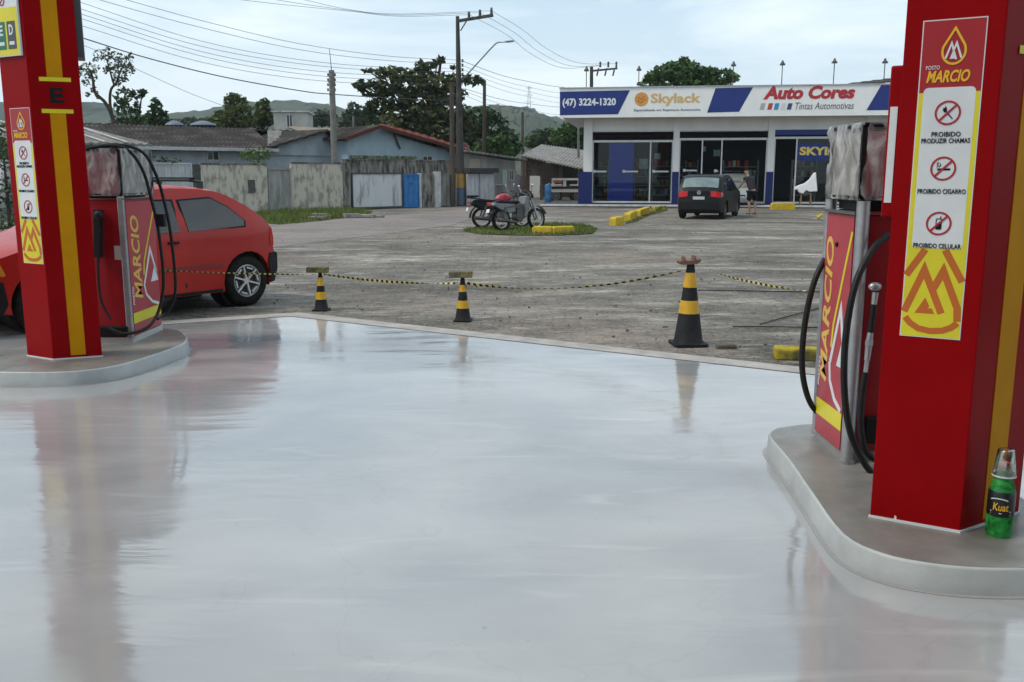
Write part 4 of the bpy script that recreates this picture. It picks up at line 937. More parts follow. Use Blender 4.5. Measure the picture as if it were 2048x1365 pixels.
MB().box((.2, 5.0, .16), (UR-.3, 5.1, wt+.1)).build('back_partition', mat('shop_inner', (.05, .055, .06), .8), t)
st = S.u(1095)
MB().box((st-.2, -1.25, -.05), (UR, 8.9, .12)).build('step', mat('step_dark', (.10, .10, .10), .8), t)
MB().box((st-.2, -1.28, .05), (UR, -1.0, .125)).build('step_edge', mat('edge_white', (.6, .6, .6), .7, (.4, .4, .4), 3), t)
sg = MB().box((UL, -.03-.95, fb_-.03), (UR, -.935, ft)).build('sign_band', FB, t)
MB().box((UL-.02, -1.02, ft+.001), (UR, -.9, ft+.05)).build('sign_cap', STEEL, sg)
def para(pts, mt, nm='sign_panel', y=-.984, th=.003):
    return MB().prism([F.uv(*p) for p in pts], y-th, y).build(nm, mt, sg)
para([(1120, 184), (1260, 181), (1236, 229), (1120, 231)], PB); para([(1431, 177), (1506, 175), (1478, 224), (1414, 226)], PB)
zq, zw = F.z(1750, 171), F.z(1750, 221)
MB().prism([(F.u(1750), zq), (F.u(1750)+3.2, zq), (F.u(1750)+2.6, zw), (F.u(1724), zw)], -.987, -.984).build('sign_panel', PB, sg)
def slet(nm, s, xa, ya, xb, yb, mt, **k):
    (u0, z0), (u1, z1) = F.uv(xa, yb), F.uv(xb, ya); (_, z0b) = F.uv((xa+xb)/2, yb); (_, z1b) = F.uv((xa+xb)/2, ya)
    return lettering(nm, s, None, u0, z0b, u1, z1b, -.987, mt, sg, **k)
slet('phone_number', '(47) 3224-1320', 1125, 197, 1232, 216, WHT, bold=.035)
OR = mat('sign_orange', (.62, .28, .05), .45); cu_, cz_ = F.uv(1283, 199); cr_ = .31
MB().prism([(a_, b_) for a_, b_ in arc(cu_, cz_, cr_, 0, 348, 28)], -.990, -.984).build('round_emblem', OR, sg)
MB().stroke([(cu_-.17, cz_+.10), (cu_-.02, cz_-.02), (cu_+.14, cz_+.14)], .05, -.994, -.990).stroke([(cu_-.19, cz_-.05), (cu_-.02, cz_-.17), (cu_+.19, cz_+.02)], .05, -.994, -.990).build('emblem_mark', mat('sign_orange_deep', (.45, .13, .02), .45), sg)
slet('shop_brand', 'Skylack', 1301, 187, 1402, 212, mat('sign_gold', (.62, .40, .14), .45), bold=.03)
slet('small_words', 'Especializada em Repintura Automotiva', 1268, 218, 1401, 224, mat('sign_navy', (.05, .06, .12), .5), bold=.01)
slet('shop_name', 'Auto Cores', 1526, 172, 1711, 199, mat('sign_red', (.40, .012, .02), .4), bold=.05, shear=.2)
for i, (x_, cc) in enumerate(((1519, (.38, .38, .40)), (1534, (.42, .05, .03)), (1547, (.02, .25, .5)), (1560, (.6, .62, .63)), (1573, (.03, .05, .16)))):
    u, z_ = F.uv(x_, 220); u2, z2 = F.uv(x_+12, 207); MB().prism([(u, z_), (u2-.06, z_), (u2, z2), (u+.06, z2)], -.987, -.984).build('colour_chip', mat('chip%d' % i, cc, .45), sg)
slet('sub_words', 'Tintas Automotivas', 1590, 205, 1708, 219, mat('sign_grey', (.08, .085, .10), .5), shear=.25, bold=.0)
zb_ = S.z(1180, 344)
cols = [(1170, 1184), (1345, 1357), (1533, 1546)]; CU = []
for xa, xb in cols: CU.append((S.u(xa), S.u(xb)))
wd = CU[2][0]-CU[1][0]; CU += [(CU[2][0]+wd, CU[2][1]+wd), (CU[2][0]+2*wd, CU[2][1]+2*wd), (CU[2][0]+3*wd, CU[2][1]+3*wd)]
for i, (u0, u1) in enumerate(CU):
    if u1 > UR: continue
    d0 = -.04 if i else -.06
    MB().box((u0-(.08 if i == 0 else 0), d0, zb_), (u1, .32, fb_-.003)).build('column', SW, t); MB().box((u0-.01-(.3 if i == 0 else 0), d0-.01, .121), (u1+.01, .33, zb_-.002)).build('column_base', SB, t)
def zS(px, py): return S.z(px, py)
zt1 = zS(1260, 285); zf = .17
def bay(u0, u1, vs, zt, openings=()):
    f = MB(); f.box((u0, .04, zt), (u1, .10, zt+.10)); f.box((u0, .04, zf), (u1, .10, zf+.08)); f.box((u0, .04, wt-.06), (u1, .10, wt))
    for v in [u0+.03]+vs+[u1-.03]: f.box((v-.03, .035, zf+.08), (v+.03, .095, zt))
    fo = f.build('glazing_frame', FRM, t)
    e = [u0+.03]+vs+[u1-.03]
    for i in range(len(e)-1):
        if i in openings: continue
        MB().box((e[i]+.03, .06, zf+.08), (e[i+1]-.03, .07, zt)).build('pane', GL, fo)
    MB().box((u0+.02, .06, zt+.10), (u1-.02, .07, wt-.06)).build('transom_pane', GL, fo)
    MB().box((u0, .05, wt-.0), (u1, .3, wt+.01)).build('lintel', SW, t)
    return fo
b1 = bay(CU[0][1], CU[1][0], [S.u(1300)], zt1); b2 = bay(CU[1][1], CU[2][0], [S.u(1403), S.u(1442)], zt1+.08, (2,)); b3 = bay(CU[2][1], CU[3][0], [S.u(1591)], zt1+.12, (0,))
bay(CU[3][1], CU[4][0], [CU[3][1]+wd*.5], zt1+.12)
MB().box((CU[2][1]+.01, .02, zt1+.30), (CU[3][0], .034, wt-.01)).build('transom_panel', PB, t)
MB().box((S.u(1217), .12, .26), (S.u(1267), .16, zt1-.03)).build('display_panel', mat('display_blue', (.015, .07, .85), .5, (.012, .055, .65), 2), t)
bn = MB().box((S.u(1594), .012, zS(1620, 322)), (CU[3][0]-.1, .03, zS(1620, 287))).build('banner', PB, t)
lettering('banner_words', 'SKYLACK', None, S.u(1597), zS(1620, 311), S.u(1597)+2.75, zS(1620, 294), .011, mat('sign_gold2', (.75, .55, .08), .45), bn, bold=.04)
DEC = MB()
for xa, xb, y in ((1186, 1217, 343), (1245, 1280, 343), (1305, 1341, 343), (1366, 1398, 341), (1428, 1440, 342)):
    dd = MB(); u0, z0 = S.uv(xa, y+2); u1, z1 = S.uv(xb-4, y-1); dd.box((u0, .030, z0), (u1, .034, z1)); dd.box((u0, .028, z0-.02), (u0+.12, .030, z1+.04)); dd.build('door_sticker', mat('sticker_pale', (.45, .48, .5), .5), t)
for xa, ya, xb, yb in ((1309, 307, 1321, 319), (1405, 293, 1412, 303), (1427, 300, 1441, 313), (1278, 318, 1296, 338)):
    u0, z0 = S.uv(xa, yb); u1, z1 = S.uv(xb, ya); MB().box((u0, .085, z0), (u1, .09, z1)).build('poster', mat('poster_paper', (.48, .5, .5), .6, (.3, .33, .33), 8), t)
# shelves with paint tins inside
rnd = random.Random(3); tinc = [(.45, .10, .03), (.5, .4, .08), (.4, .42, .44), (.05, .12, .35), (.08, .3, .2), (.35, .03, .04)]
for k_, (xa, xb, d0) in enumerate(((1186, 1215, 1.0), (1268, 1298, 1.2), (1304, 1343, 1.0), (1360, 1400, 1.6), (1455, 1530, 2.6), (1594, 1645, 1.5))):
    u0, u1 = S.u(xa), S.u(xb); sh = MB()
    for z_ in (.5, .95, 1.4, 1.85): sh.box((u0, d0, z_), (u1, d0+.4, z_+.03))
    sh.box((u0, d0, .16), (u0+.04, d0+.4, 2.2)).box((u1-.04, d0, .16), (u1, d0+.4, 2.2)); so_ = sh.build('shelving', mat('shelf_grey', (.25, .25, .25), .5), t)
    for ci, cc in enumerate(tinc):
        tn_ = MB(); hit = 0
        for z_ in (.53, .98, 1.43, 1.88):
            x = u0+.12
            while x < u1-.12:
                if rnd.randrange(6) == ci: tn_.cyl((x, d0+.15, z_), (x, d0+.15, z_+rnd.choice((.2, .26, .3))), .085, n=8); hit = 1
                x += .2
        if hit: kind(tn_.build('paint_tins', mat('tin%d' % ci, cc, .4), so_), 'stuff')
# lamps standing on thin rods above the sign band
for i, (px, py) in enumerate(((1173, 143), (1278, 142), (1467, 133), (1565, 131), (1669, 127), (1770, 127))):
    Fb = par(S, .3); u, z_ = Fb.uv(px, py); q = Fb.p+Fb.d*u
    l = thing('roof_lamp', 'floodlight on a rod above the '+('(47) phone panel', 'shop emblem', 'right side of the tree crown', 'first letters of the red shop name', 'last letters of the red shop name', 'blue panel nearest the red pillar')[i], 'lamp', (q.x, q.y, ft-.1), S.a, 'lamps on rods along the shop roof')
    hh = z_-ft+.1
    MB().cyl((0, 0, 0), (0, 0, hh), .022, n=6).build('rod', DSTEEL, l); MB().box((-.11, -.09, hh), (.11, .09, hh+.07)).cyl((0, 0, hh+.07), (0, 0, hh+.22), .09, .03, 8).build('lamp_head', DSTEEL, l)
l = thing('house', 'dark roof corner rising behind the shop beside the red pillar', 'house', (D(1765, 160, 62).x, 62, 0), 0)
z_ = D(1765, 164, 62).z; MB().box((0, 0, 0), (7, 6, z_-.1)).build('wall', GREYW, l); roofpart('roof', l, ROOFD, (-.2, -.4, z_-.1), (7.4, -.4, z_-.1+.9), (7.4, 6, z_+1.3), (-.2, 6, z_+.4), 20)
# white car bumper on a wooden trestle in front of the door
Sb = par(S, -.75); q = Sb.p+Sb.d*Sb.u(1612); t = thing('car_bumper', 'white unpainted car bumper cover drying upright on a stand by the shop door', 'car bumper', (q.x, q.y, .125), S.a)
sh = lambda *pp: [(Sb.uv(*p)[0]-Sb.u(1612), Sb.uv(*p)[1]-.125) for p in pp]
MB().prism(sh((1588, 376), (1597, 371), (1609, 367), (1619, 359), (1627, 347), (1631, 345), (1632, 360), (1634, 383), (1618, 384), (1611, 381), (1605, 388), (1597, 385), (1594, 379), (1588, 381)), -.16, .16).build('bumper_cover', mat('primer_white', (.8, .81, .82), .4), t, bevel=.03)
q2 = Sb.p+Sb.d*Sb.u(1614); t = thing('trestle', 'brown wooden trestle under the white bumper', 'trestle', (q2.x, q2.y, .125), S.a)
hz_ = Sb.z(1612, 386)-.125; TW = mat('trestle_wood', (.22, .13, .08), .7, (.15, .09, .05), 8, stretch=(1, 1, .3))
MB().box((-.28, -.05, hz_-.06), (.28, .05, hz_-.005)).build('top_rail', TW, t)
for sx_ in (-1, 1):
    for sy_ in (-1, 1): MB().bar((sx_*.2, sy_*.03, hz_-.06), (sx_*.24, sy_*.16, 0), .05).build('leg', TW, t)
#==PART4==

# ================================================================ POLES AND CABLES
PC = mat('pole_concrete', (.20, .195, .185), .85, (.13, .125, .12), 3, bump=.15); PD = mat('pole_dark', (.045, .042, .04), .85, (.08, .075, .07), 3); PW_ = mat('pole_wood', (.10, .080, .065), .9, (.055, .045, .038), 4, stretch=(1, 1, .2))
def polebase(px, py): return G(px, py)
p = G(922, 412); PY = p.y; zt_ = D(915, 33, PY).z
t = thing('street_pole', 'tallest dark utility pole with a top crossarm and a yellow and blue painted foot', 'utility pole', (p.x, p.y, 0)); s_ = PY/FPX
xo = D(915, 33, PY).x-p.x
MB().cyl((0, 0, 0), (xo, 0, zt_), 9*s_, 3.4*s_, 14).build('shaft', PD, t, smooth=40)
za, zb2 = D(922, 376, PY).z, D(922, 348, PY).z
MB().cyl((0, 0, .03), (0, 0, za), 9.6*s_, 9.3*s_, 14).build('paint_band', mat('band_blue', (.05, .11, .22), .7, (.10, .12, .14), 6), t, smooth=40)
MB().cyl((0, 0, za+.002), (xo*.08, 0, zb2), 9.3*s_, 9*s_, 14).build('paint_band', mat('band_orange', (.46, .27, .05), .7, (.30, .19, .06), 6), t, smooth=40)
ca, cb = D(913, 43, PY), D(986, 31, PY-.6); L2 = lambda q, b: (q.x-b.x, q.y-b.y, q.z)
xa = MB().bar(L2(ca, p), L2(cb, p), .11, .13).build('crossarm', PD, t); MB().bar(L2(D(921, 62, PY-.1), p), L2(D(934, 41, PY-.1), p), .05).build('brace', PD, t)
for px, py in ((938, 40), (960, 36), (983, 32)):
    q = L2(D(px, py, PY-.3), p); MB().lathe([(0, .02), (.07, .02), (.075, .1), (.05, .13), (.075, .17), (.05, .21), (.07, .25), (.045, .30), (.06, .34), (0, .38)], c=q, n=10).build('insulator', DSTEEL, t, smooth=40)
for k, py in enumerate((122, 131, 140, 149, 158)):
    q = L2(D(925, py, PY-.2), p); MB().lathe([(0, -.07), (.06, -.06), (.04, 0), (.06, .06), (0, .07)], c=q, n=8).build('insulator', DSTEEL, t, smooth=40)
q0, q1, q2, q3 = [L2(D(*a, PY-e), p) for a, e in (((928, 156), .1), ((988, 91), 1.2), ((998, 85), 1.4), ((1012, 84), 1.6))]
am = MB().tube(spline([q0, tuple((a+b)/2 for a, b in zip(q0, q1)), q1, q2, q3]), .035, 8).build('lamp_arm', STEEL, t, smooth=60)
q4 = L2(D(1026, 82, PY-1.9), p); MB().bar(q3, q4, .22, .08).build('street_lamp_head', STEEL, am, bevel=.03)
def simple_pole(label, px, pyb, pyt, Y, r0, mt, xt=None, group=None, name='utility_pole', arm=None, zbase=0):
    b = D(px, pyb, Y); tp = D(xt or px, pyt, Y); t = thing(name, label, 'utility pole', (b.x, Y, 0), 0, group); s = Y/FPX
    MB().cyl((0, 0, 0), (tp.x-b.x, 0, tp.z), r0*s, r0*.72*s, 12).build('shaft', mt, t, smooth=40)
    return t, b, tp
t, b, tp = simple_pole('leaning weathered wooden pole just left of the tallest pole', 905, 412, 165, 44.5, 5.5, PW_, 903)
t, b, tp = simple_pole('pale concrete pole with an antenna rod standing behind the cream wall', 672, 400, 141, 41, 7.5, PC, 663)
MB().cyl((tp.x-b.x, 0, tp.z), (tp.x-b.x-.06, 0, D(659, 98, 41).z), .018, .012, 6).build('antenna', DSTEEL, t)
for sx_ in (-1, 1):
    for py in (150, 160, 170, 180):
        q = D(663+sx_*7, py, 41); MB().lathe([(0, -.06), (.05, -.05), (.03, 0), (.05, .05), (0, .06)], c=(q.x-b.x, 0, q.z), n=8).build('insulator', DSTEEL, t)
MB().cyl((tp.x-b.x-.15, 0, D(663, 165, 41).z), (tp.x-b.x+.15, 0, D(663, 165, 41).z), .025, n=6).build('bracket', DSTEEL, t)
simple_pole('dark wooden pole without crossarm right of the tallest pole', 968, 396, 161, 53, 4.2, PW_, 969)
simple_pole('farthest short dark pole standing before the green hill', 1045, 380, 225, 78, 3.5, PW_)
simple_pole('thin grey pole beside the left corner of the paint shop', 1157, 380, 245, 58, 3, PC)
simple_pole('short grey stub pole behind the red and blue house ridges', 707, 380, 232, 50, 2.8, PC)
t, b, tp = simple_pole('pole rising behind the shop sign band with three drooping fuse holders', 1183, 380, 134, 56, 4.5, PD)
q = D(1234, 134, 56); MB().bar((0, 0, D(1183, 142, 56).z), (q.x-b.x, -.2, D(1183, 138, 56).z), .1).build('crossarm', PD, t)
for px in (1200, 1216, 1232):
    q = D(px, 137, 56); x_ = q.x-b.x
    MB().lathe([(0, .03), (.07, .04), (.05, .2), (.07, .3), (.03, .36), (0, .36)], c=(x_, -.15, q.z), n=8).build('insulator', DSTEEL, t, smooth=40)
    MB().bar((x_-.1, -.2, q.z-.02), (x_-.2, -.25, q.z-.45), .09).build('fuse_holder', DSTEEL, t)
# far lattice mast
b = D(1058, 250, 420); t = thing('lattice_mast', 'faint far lattice mast standing on the green hill', 'mast', (b.x, 420, b.z-8)); H_ = D(1058, 172, 420).z-b.z+8; k = MB()
for sx_ in (-1, 1): k.bar((sx_*1.2, 0, 0), (sx_*.3, 0, H_), .16)
for i in range(12):
    z_ = H_*i/12; w_ = 1.2-.9*i/12; k.bar((-w_, 0, z_), (w_*.92, 0, z_+H_/12), .1)
k.build('lattice', mat('mast_grey', (.2, .22, .24), .8), t)
for i in range(3): MB().bar((-2+i*.3, 0, H_*(.72+.12*i)), (2-i*.3, 0, H_*(.72+.12*i)), .15).build('mast_arm', mat('mast_grey'), t)

WIRE = mat('cable', (.05, .052, .058), .7)
LG = 'thin overhead cables coming from the left edge to the tallest pole'
def cable(pts, r, label, group): tag(MB().tube(spline([D(*q) for q in pts], 6), r, 5).build('overhead_cable', WIRE, smooth=60), label, 'cable', group)
LL = 'thin dark overhead cable running from the left edge of the picture to the tallest pole'
for (a, b_, c_) in ((6, 122, 137), (19, 130, 143), (29, 141, 150), (38, 150, 158), (52, 160, 166)):
    cable([(-160, a-112+(a-6)*.2, 29), (164, a, 32.4), (400, (a+b_)/2+18, 35.5), (600, b_-2, 38.3), (780, (b_+c_)/2+6, 41), (924, c_, PY)], .0085, LL, LG)
cable([(-40, -75, 31), (199, 0, 33), (400, 55, 35.5), (600, 100, 38.3), (780, 122, 41), (924, 128, PY)], .009, LL, LG)
cable([(0, -72, 31), (252, 0, 33), (420, 46, 35.5), (600, 88, 38.3), (780, 113, 41), (924, 121, PY)], .009, LL, LG)
cable([(-160, -30, 29), (164, 76, 32.4), (300, 118, 34), (450, 155, 36), (600, 182, 38.3), (665, 189, 41), (790, 197, 42.5), (918, 203, PY)], .020, 'thickest black overhead cable, crossing low from the left edge into the big tree', None)
cable([(-160, -28, 29), (164, 90, 32.4), (280, 142, 34), (380, 187, 36), (455, 215, 38)], .008, 'slack cable dropping steeply from the left edge behind the long dark roof', None)
for dy in (0, 8, 15):
    a = (460, -3) if dy == 0 else ((540, -2) if dy == 8 else (590, -4))
    cable([(a[0]-200, a[1]-40, 34), (*a, 37), (700, 23+dy*.2-dy*.4, 39.5), (800, 33-dy*.3, 41.5), ((938, 960, 983)[(0, 1, 2)[(0, 8, 15).index(dy)]], (30, 26, 22)[(0, 8, 15).index(dy)], PY-.3)], .008, 'thin dark cable ending at the insulators on the top crossarm of the tallest pole', 'cables ending at the top crossarm')
for (x0_, y0_), (x1_, y1_), (mxx, myy) in (((938, 30), (1200, 132), (1062, 108)), ((960, 26), (1216, 130), (1078, 104)), ((983, 22), (1232, 128), (1094, 98))):
    cable([(x0_, y0_, PY-.3), (mxx-50, myy-39, 46), (mxx, myy, 49), (mxx+62, myy+28, 52), (x1_, y1_, 56)], .009, 'thin cable sagging from the tallest pole down to the crossarm above the shop sign', 'cables sagging to the pole above the shop')
for y0_, y1_, r in ((123, 176, .013), (132, 188, .008), (140, 198, .008), (150, 208, .008), (177, 216, .011), (182, 232, .008), (190, 246, .008)):
    cable([(926, y0_, PY), (1000, (y0_*.6+y1_*.4)+6, 50), (1060, (y0_*.3+y1_*.7)+4, 55), (1135, y1_, 62), (1300, y1_+10, 70)], r, 'dark cable running from the tallest pole behind the left end of the shop sign', 'cables running behind the shop')

# ================================================================ TREES
def leafmat(name, c=None, c2=None, c3=None):
    if name in _m: return _m[name]
    m = bpy.data.materials.new(name); m.use_nodes = True; t = m.node_tree; B = t.nodes['Principled BSDF']; B.inputs['Roughness'].default_value = .55; B.inputs['Specular IOR Level'].default_value = .35
    g = t.nodes.new('ShaderNodeNewGeometry'); r = t.nodes.new('ShaderNodeValToRGB'); e = r.color_ramp.elements; e[0].color = (*c, 1); e[1].color = (*c3, 1); e[0].position = .1; k = e.new(.55); k.color = (*c2, 1)
    co = t.nodes.new('ShaderNodeTexCoord'); n = t.nodes.new('ShaderNodeTexNoise'); n.inputs['Scale'].default_value = .9; n.inputs['Detail'].default_value = 3
    t.links.new(co.outputs['Object'], n.inputs[0]); a = t.nodes.new('ShaderNodeMath'); a.operation = 'MULTIPLY_ADD'; a.inputs[1].default_value = .45; t.links.new(g.outputs['Random Per Island'], a.inputs[0])
    s = t.nodes.new('ShaderNodeMapRange'); s.inputs[1].default_value = .35; s.inputs[2].default_value = .65; s.inputs[3].default_value = 0; s.inputs[4].default_value = .55; t.links.new(n.outputs[0], s.inputs[0]); t.links.new(s.outputs[0], a.inputs[2])
    t.links.new(a.outputs[0], r.inputs[0]); t.links.new(r.outputs[0], B.inputs['Base Color'])
    tr = t.nodes.new('ShaderNodeBsdfTranslucent'); t.links.new(r.outputs[0], tr.inputs[0]); ms = t.nodes.new('ShaderNodeMixShader'); ms.inputs[0].default_value = .25
    t.links.new(B.outputs[0], ms.inputs[1]); t.links.new(tr.outputs[0], ms.inputs[2]); t.links.new(ms.outputs[0], t.nodes['Material Output'].inputs[0]); _m[name] = m; return m
DKG = leafmat('leaf_dark', (0.017, 0.037, 0.017), (0.037, 0.076, 0.027), (0.085, 0.145, 0.043)); MDG = leafmat('leaf_mid', (0.024, 0.060, 0.018), (0.053, 0.112, 0.027), (0.105, 0.180, 0.045))
LTG = leafmat('leaf_light', (0.039, 0.078, 0.019), (0.078, 0.143, 0.033), (0.143, 0.221, 0.052)); ALM = leafmat('leaf_almond', (0.015, 0.030, 0.015), (0.042, 0.068, 0.024), (0.128, 0.128, 0.033)); BARK = mat('bark', (.075, .062, .05), .95, (.04, .033, .028), 6, bump=.6, stretch=(1, 1, .3)); FARG = leafmat('leaf_far', (0.026, 0.046, 0.026), (0.046, 0.072, 0.039), (0.072, 0.104, 0.052))
def crown(m, blobs, size, dens, rnd, org, flat=.0):
    for (c, rx, ry, rz) in blobs:
        n = int(dens*rx*rz+8)
        for _ in range(n):
            while True:
                v = Vector((rnd.uniform(-1, 1), rnd.uniform(-1, 1), rnd.uniform(-1, 1)))
                if .25 < v.length < 1: break
            v = v.normalized()*(v.length**.5)*(1+.12*math.sin(v.x*9+v.z*7+rx*5))
            q = Vector((c.x+v.x*rx, c.y+v.y*ry, c.z+v.z*rz))-org
            s = size*rnd.uniform(.6, 1.35); a = Vector((rnd.gauss(0, 1), rnd.gauss(0, 1), rnd.gauss(0, .6+flat))).normalized(); b = a.cross(Vector((rnd.gauss(0, 1), rnd.gauss(0, 1), rnd.gauss(0, 1)))).normalized()
            k = len(m.v); m.v += [tuple(q-a*s), tuple(q+b*s*.5), tuple(q+a*s), tuple(q-b*s*.5)]; m.f.append([k, k+1, k+2, k+3]); m.fm.append(0)
def tree(name, label, base, Y, blobs, mt, size=.16, dens=900, seed=1, trunk=.22, limbs=True, group=None, cat='tree', zb=0, depth=1.0, lead=None, zlift=0):
    """blobs: (px, py, rx_px, rz_px[, dY]); base: px of the trunk foot"""
    rnd = random.Random(seed); s = Y/FPX; bx = D(base, 350, Y).x; org = Vector((bx, Y, 0)); t = thing(name, label, cat, org, 0, group)
    B3 = []
    for b in blobs:
        dy = b[4] if len(b) > 4 else rnd.uniform(-1, 1)*b[2]*s*.8; Yb = Y+dy; c = D(b[0], b[1], Yb); B3.append((c, b[2]*s, b[2]*s*depth, b[3]*s))
    m = MB(); crown(m, B3, size, dens, rnd, org); m.build('crown', mt, t)
    if trunk:
        top = max(B3, key=lambda q: q[0].z)[0]-org; mid = Vector((top.x*.25, top.y*.2, min(q[0].z for q in B3)*.75)); 
        tb = MB(); tb.tube(spline([(0, 0, -.1), mid, mid.lerp(top, .5), top]), [trunk*(1-.85*i/24) for i in range(25)], 8)
        tb.build('trunk', BARK, t, smooth=60)
        if limbs:
            for q in B3[:14]:
                e = q[0]-org; st_ = mid.lerp(top, rnd.uniform(0, .6)); md = st_.lerp(e, .5)+Vector((0, 0, -.15*(e-st_).length+.1))
                MB().tube(spline([st_, md, e+Vector((0, 0, .2*q[3]))], 5), [trunk*.42*(1-.08*i) for i in range(11)], 6).build('limb', BARK, t, smooth=60)
    return t
# the broad-leaved tree with flat tiers behind the street pole
al = [(725, 170, 18, 10), (745, 178, 26, 16), (775, 168, 30, 18), (800, 150, 22, 14), (780, 140, 20, 9), (762, 143, 16, 5), (735, 142, 14, 4), (845, 150, 30, 12), (842, 132, 14, 9), (862, 131, 12, 6), (882, 120, 8, 6), (873, 126, 8, 4),
      (820, 172, 38, 20), (870, 165, 34, 16), (910, 160, 26, 11), (940, 160, 20, 9), (958, 162, 8, 8), (850, 195, 46, 22), (790, 198, 34, 18), (900, 190, 30, 20), (755, 215, 26, 14), (740, 225, 14, 16), (800, 228, 40, 20), (850, 232, 46, 26), (900, 225, 34, 26), (775, 245, 26, 14), (830, 255, 50, 22), (890, 262, 42, 28), (930, 250, 26, 26), (905, 135, 5, 3)]
tree('almond_tree', 'broad dark tree with flat leafy tiers and a bare stray branch, behind the tallest pole', 850, 50, al, ALM, .19, 420, 3, .35)
md_ = [(950, 240, 26, 24), (985, 255, 30, 28), (1010, 278, 26, 22), (960, 285, 34, 28), (930, 275, 26, 30), (1000, 300, 36, 20), (975, 225, 14, 10), (1030, 296, 18, 14), (905, 290, 30, 24)]
tree('dense_tree', 'dark bushy tree mass right of the tallest pole, below the bare wooden pole top', 975, 58, md_, DKG, .18, 520, 5, .3)
tree('bamboo_clump', 'feathery mid-green clump in front of the dark tree mass, behind the grey house', 985, 54, [(985, 295, 22, 20), (1010, 300, 18, 18), (960, 300, 16, 16), (1000, 280, 14, 12)], MDG, .16, 700, 6, .1, False, cat='bush')
tree('round_tree', 'large rounded green tree left of the paint shop', 1145, 66, [(1145, 262, 24, 20), (1165, 258, 22, 22), (1120, 275, 20, 16), (1150, 290, 26, 18), (1180, 270, 18, 26), (1128, 292, 16, 14)], MDG, .2, 560, 8, .3)
tree('small_tree', 'smaller dark tree between the far short pole and the rounded green tree', 1085, 74, [(1080, 275, 18, 14), (1100, 270, 12, 14), (1065, 285, 16, 12), (1095, 290, 18, 12)], DKG, .2, 560, 9, .25)
tree('round_tree', 'leafy tree crown rising behind the paint shop roof', 1385, 62, [(1360, 150, 34, 22), (1345, 135, 14, 12), (1368, 122, 10, 8), (1330, 145, 22, 14), (1400, 155, 30, 18), (1440, 152, 26, 12), (1465, 156, 14, 8), (1310, 152, 18, 9), (1384, 140, 20, 14), (1300, 160, 14, 8), (1420, 142, 12, 6), (1372, 170, 90, 16)], MDG, .2, 620, 10, .35)
# sparse tall tree at the left
sp_t = tree('tall_sparse_tree', 'tall thin tree with open airy tufts against the sky, near the left pillar', 238, 46, [(205, 110, 16, 10), (232, 112, 12, 8), (250, 125, 16, 13), (240, 145, 14, 16), (222, 130, 10, 16), (235, 165, 8, 8), (180, 135, 18, 8), (170, 150, 14, 7), (186, 150, 8, 12), (172, 165, 8, 7), (187, 178, 5, 9), (258, 140, 10, 10), (190, 120, 6, 4), (215, 98, 5, 3), (262, 112, 5, 6), (228, 158, 5, 6), (196, 190, 5, 8), (163, 140, 5, 5), (250, 160, 6, 5), (175, 190, 4, 5), (235, 130, 8, 8), (212, 140, 6, 7)], leafmat('leaf_airy', (0.026, 0.045, 0.022), (0.056, 0.088, 0.040), (0.112, 0.144, 0.064)), .085, 800, 12, 0)
k = MB(); o3 = sp_t.location
def br(m, pts, r): m.tube(spline([D(px, py, 46)-o3 for px, py in pts], 6), [r*(1-.6*i/(6*(len(pts)-1))) for i in range(6*(len(pts)-1)+1)], 7)
br(k, [(236, 330), (234, 275), (225, 235), (210, 205), (190, 185), (186, 160), (180, 140)], .12); k.build('trunk', BARK, sp_t, smooth=60)
k = MB(); br(k, [(224, 235), (220, 205), (222, 180), (233, 165), (240, 145), (250, 125)], .08); k.build('limb', BARK, sp_t, smooth=60)
k = MB(); br(k, [(228, 170), (222, 150), (215, 125), (206, 110)], .05); k.build('limb', BARK, sp_t, smooth=60)
tree('small_tree', 'loose green tree beside the foot of the tall thin tree', 262, 48, [(250, 192, 20, 14), (275, 190, 14, 8), (285, 185, 8, 5), (245, 215, 16, 14), (262, 235, 26, 18), (240, 250, 20, 14), (275, 215, 10, 12), (285, 250, 20, 12)], DKG, .15, 420, 13, .14)
tree('cypress', 'dense upright dark conifer right of the loose tree at the left', 312, 47, [(312, 215, 12, 16), (315, 235, 20, 20), (300, 245, 16, 18), (325, 250, 16, 14), (310, 205, 6, 9)], DKG, .13, 800, 14, .16)
tree('round_tree', 'dome-shaped olive tree behind the long dark roof', 470, 60, [(470, 212, 22, 22), (480, 228, 26, 20), (455, 235, 26, 16), (440, 242, 22, 12), (475, 245, 36, 14), (466, 196, 14, 8)], leafmat('leaf_olive', (0.030, 0.048, 0.015), (0.068, 0.093, 0.024), (0.120, 0.135, 0.045)), .17, 640, 15, .3)
tree('small_tree', 'narrow pointed tree between the dome-shaped olive tree and the white box house', 525, 62, [(525, 215, 14, 14), (528, 235, 20, 18), (516, 245, 20, 12), (530, 205, 7, 8), (540, 240, 12, 12)], leafmat('leaf_olive'), .17, 640, 16, .22)
tree('casuarina', 'hazy grey-green feathery tree right of the pale concrete pole', 708, 90, [(708, 220, 14, 16), (705, 238, 20, 16), (712, 250, 26, 12), (690, 245, 18, 10), (725, 246, 16, 12)], FARG, .22, 420, 17, .2)
tree('tree_line', 'low band of hazy far trees behind the white box house', 640, 95, [(625, 240, 18, 14), (645, 236, 18, 16), (665, 240, 16, 12), (600, 246, 16, 8)], FARG, .22, 420, 18, .2)
tree('tree_line', 'low hazy trees behind the water tanks', 370, 110, [(345, 246, 16, 8), (380, 244, 18, 9), (410, 246, 18, 9), (320, 250, 14, 10)], FARG, .22, 420, 19, .2)
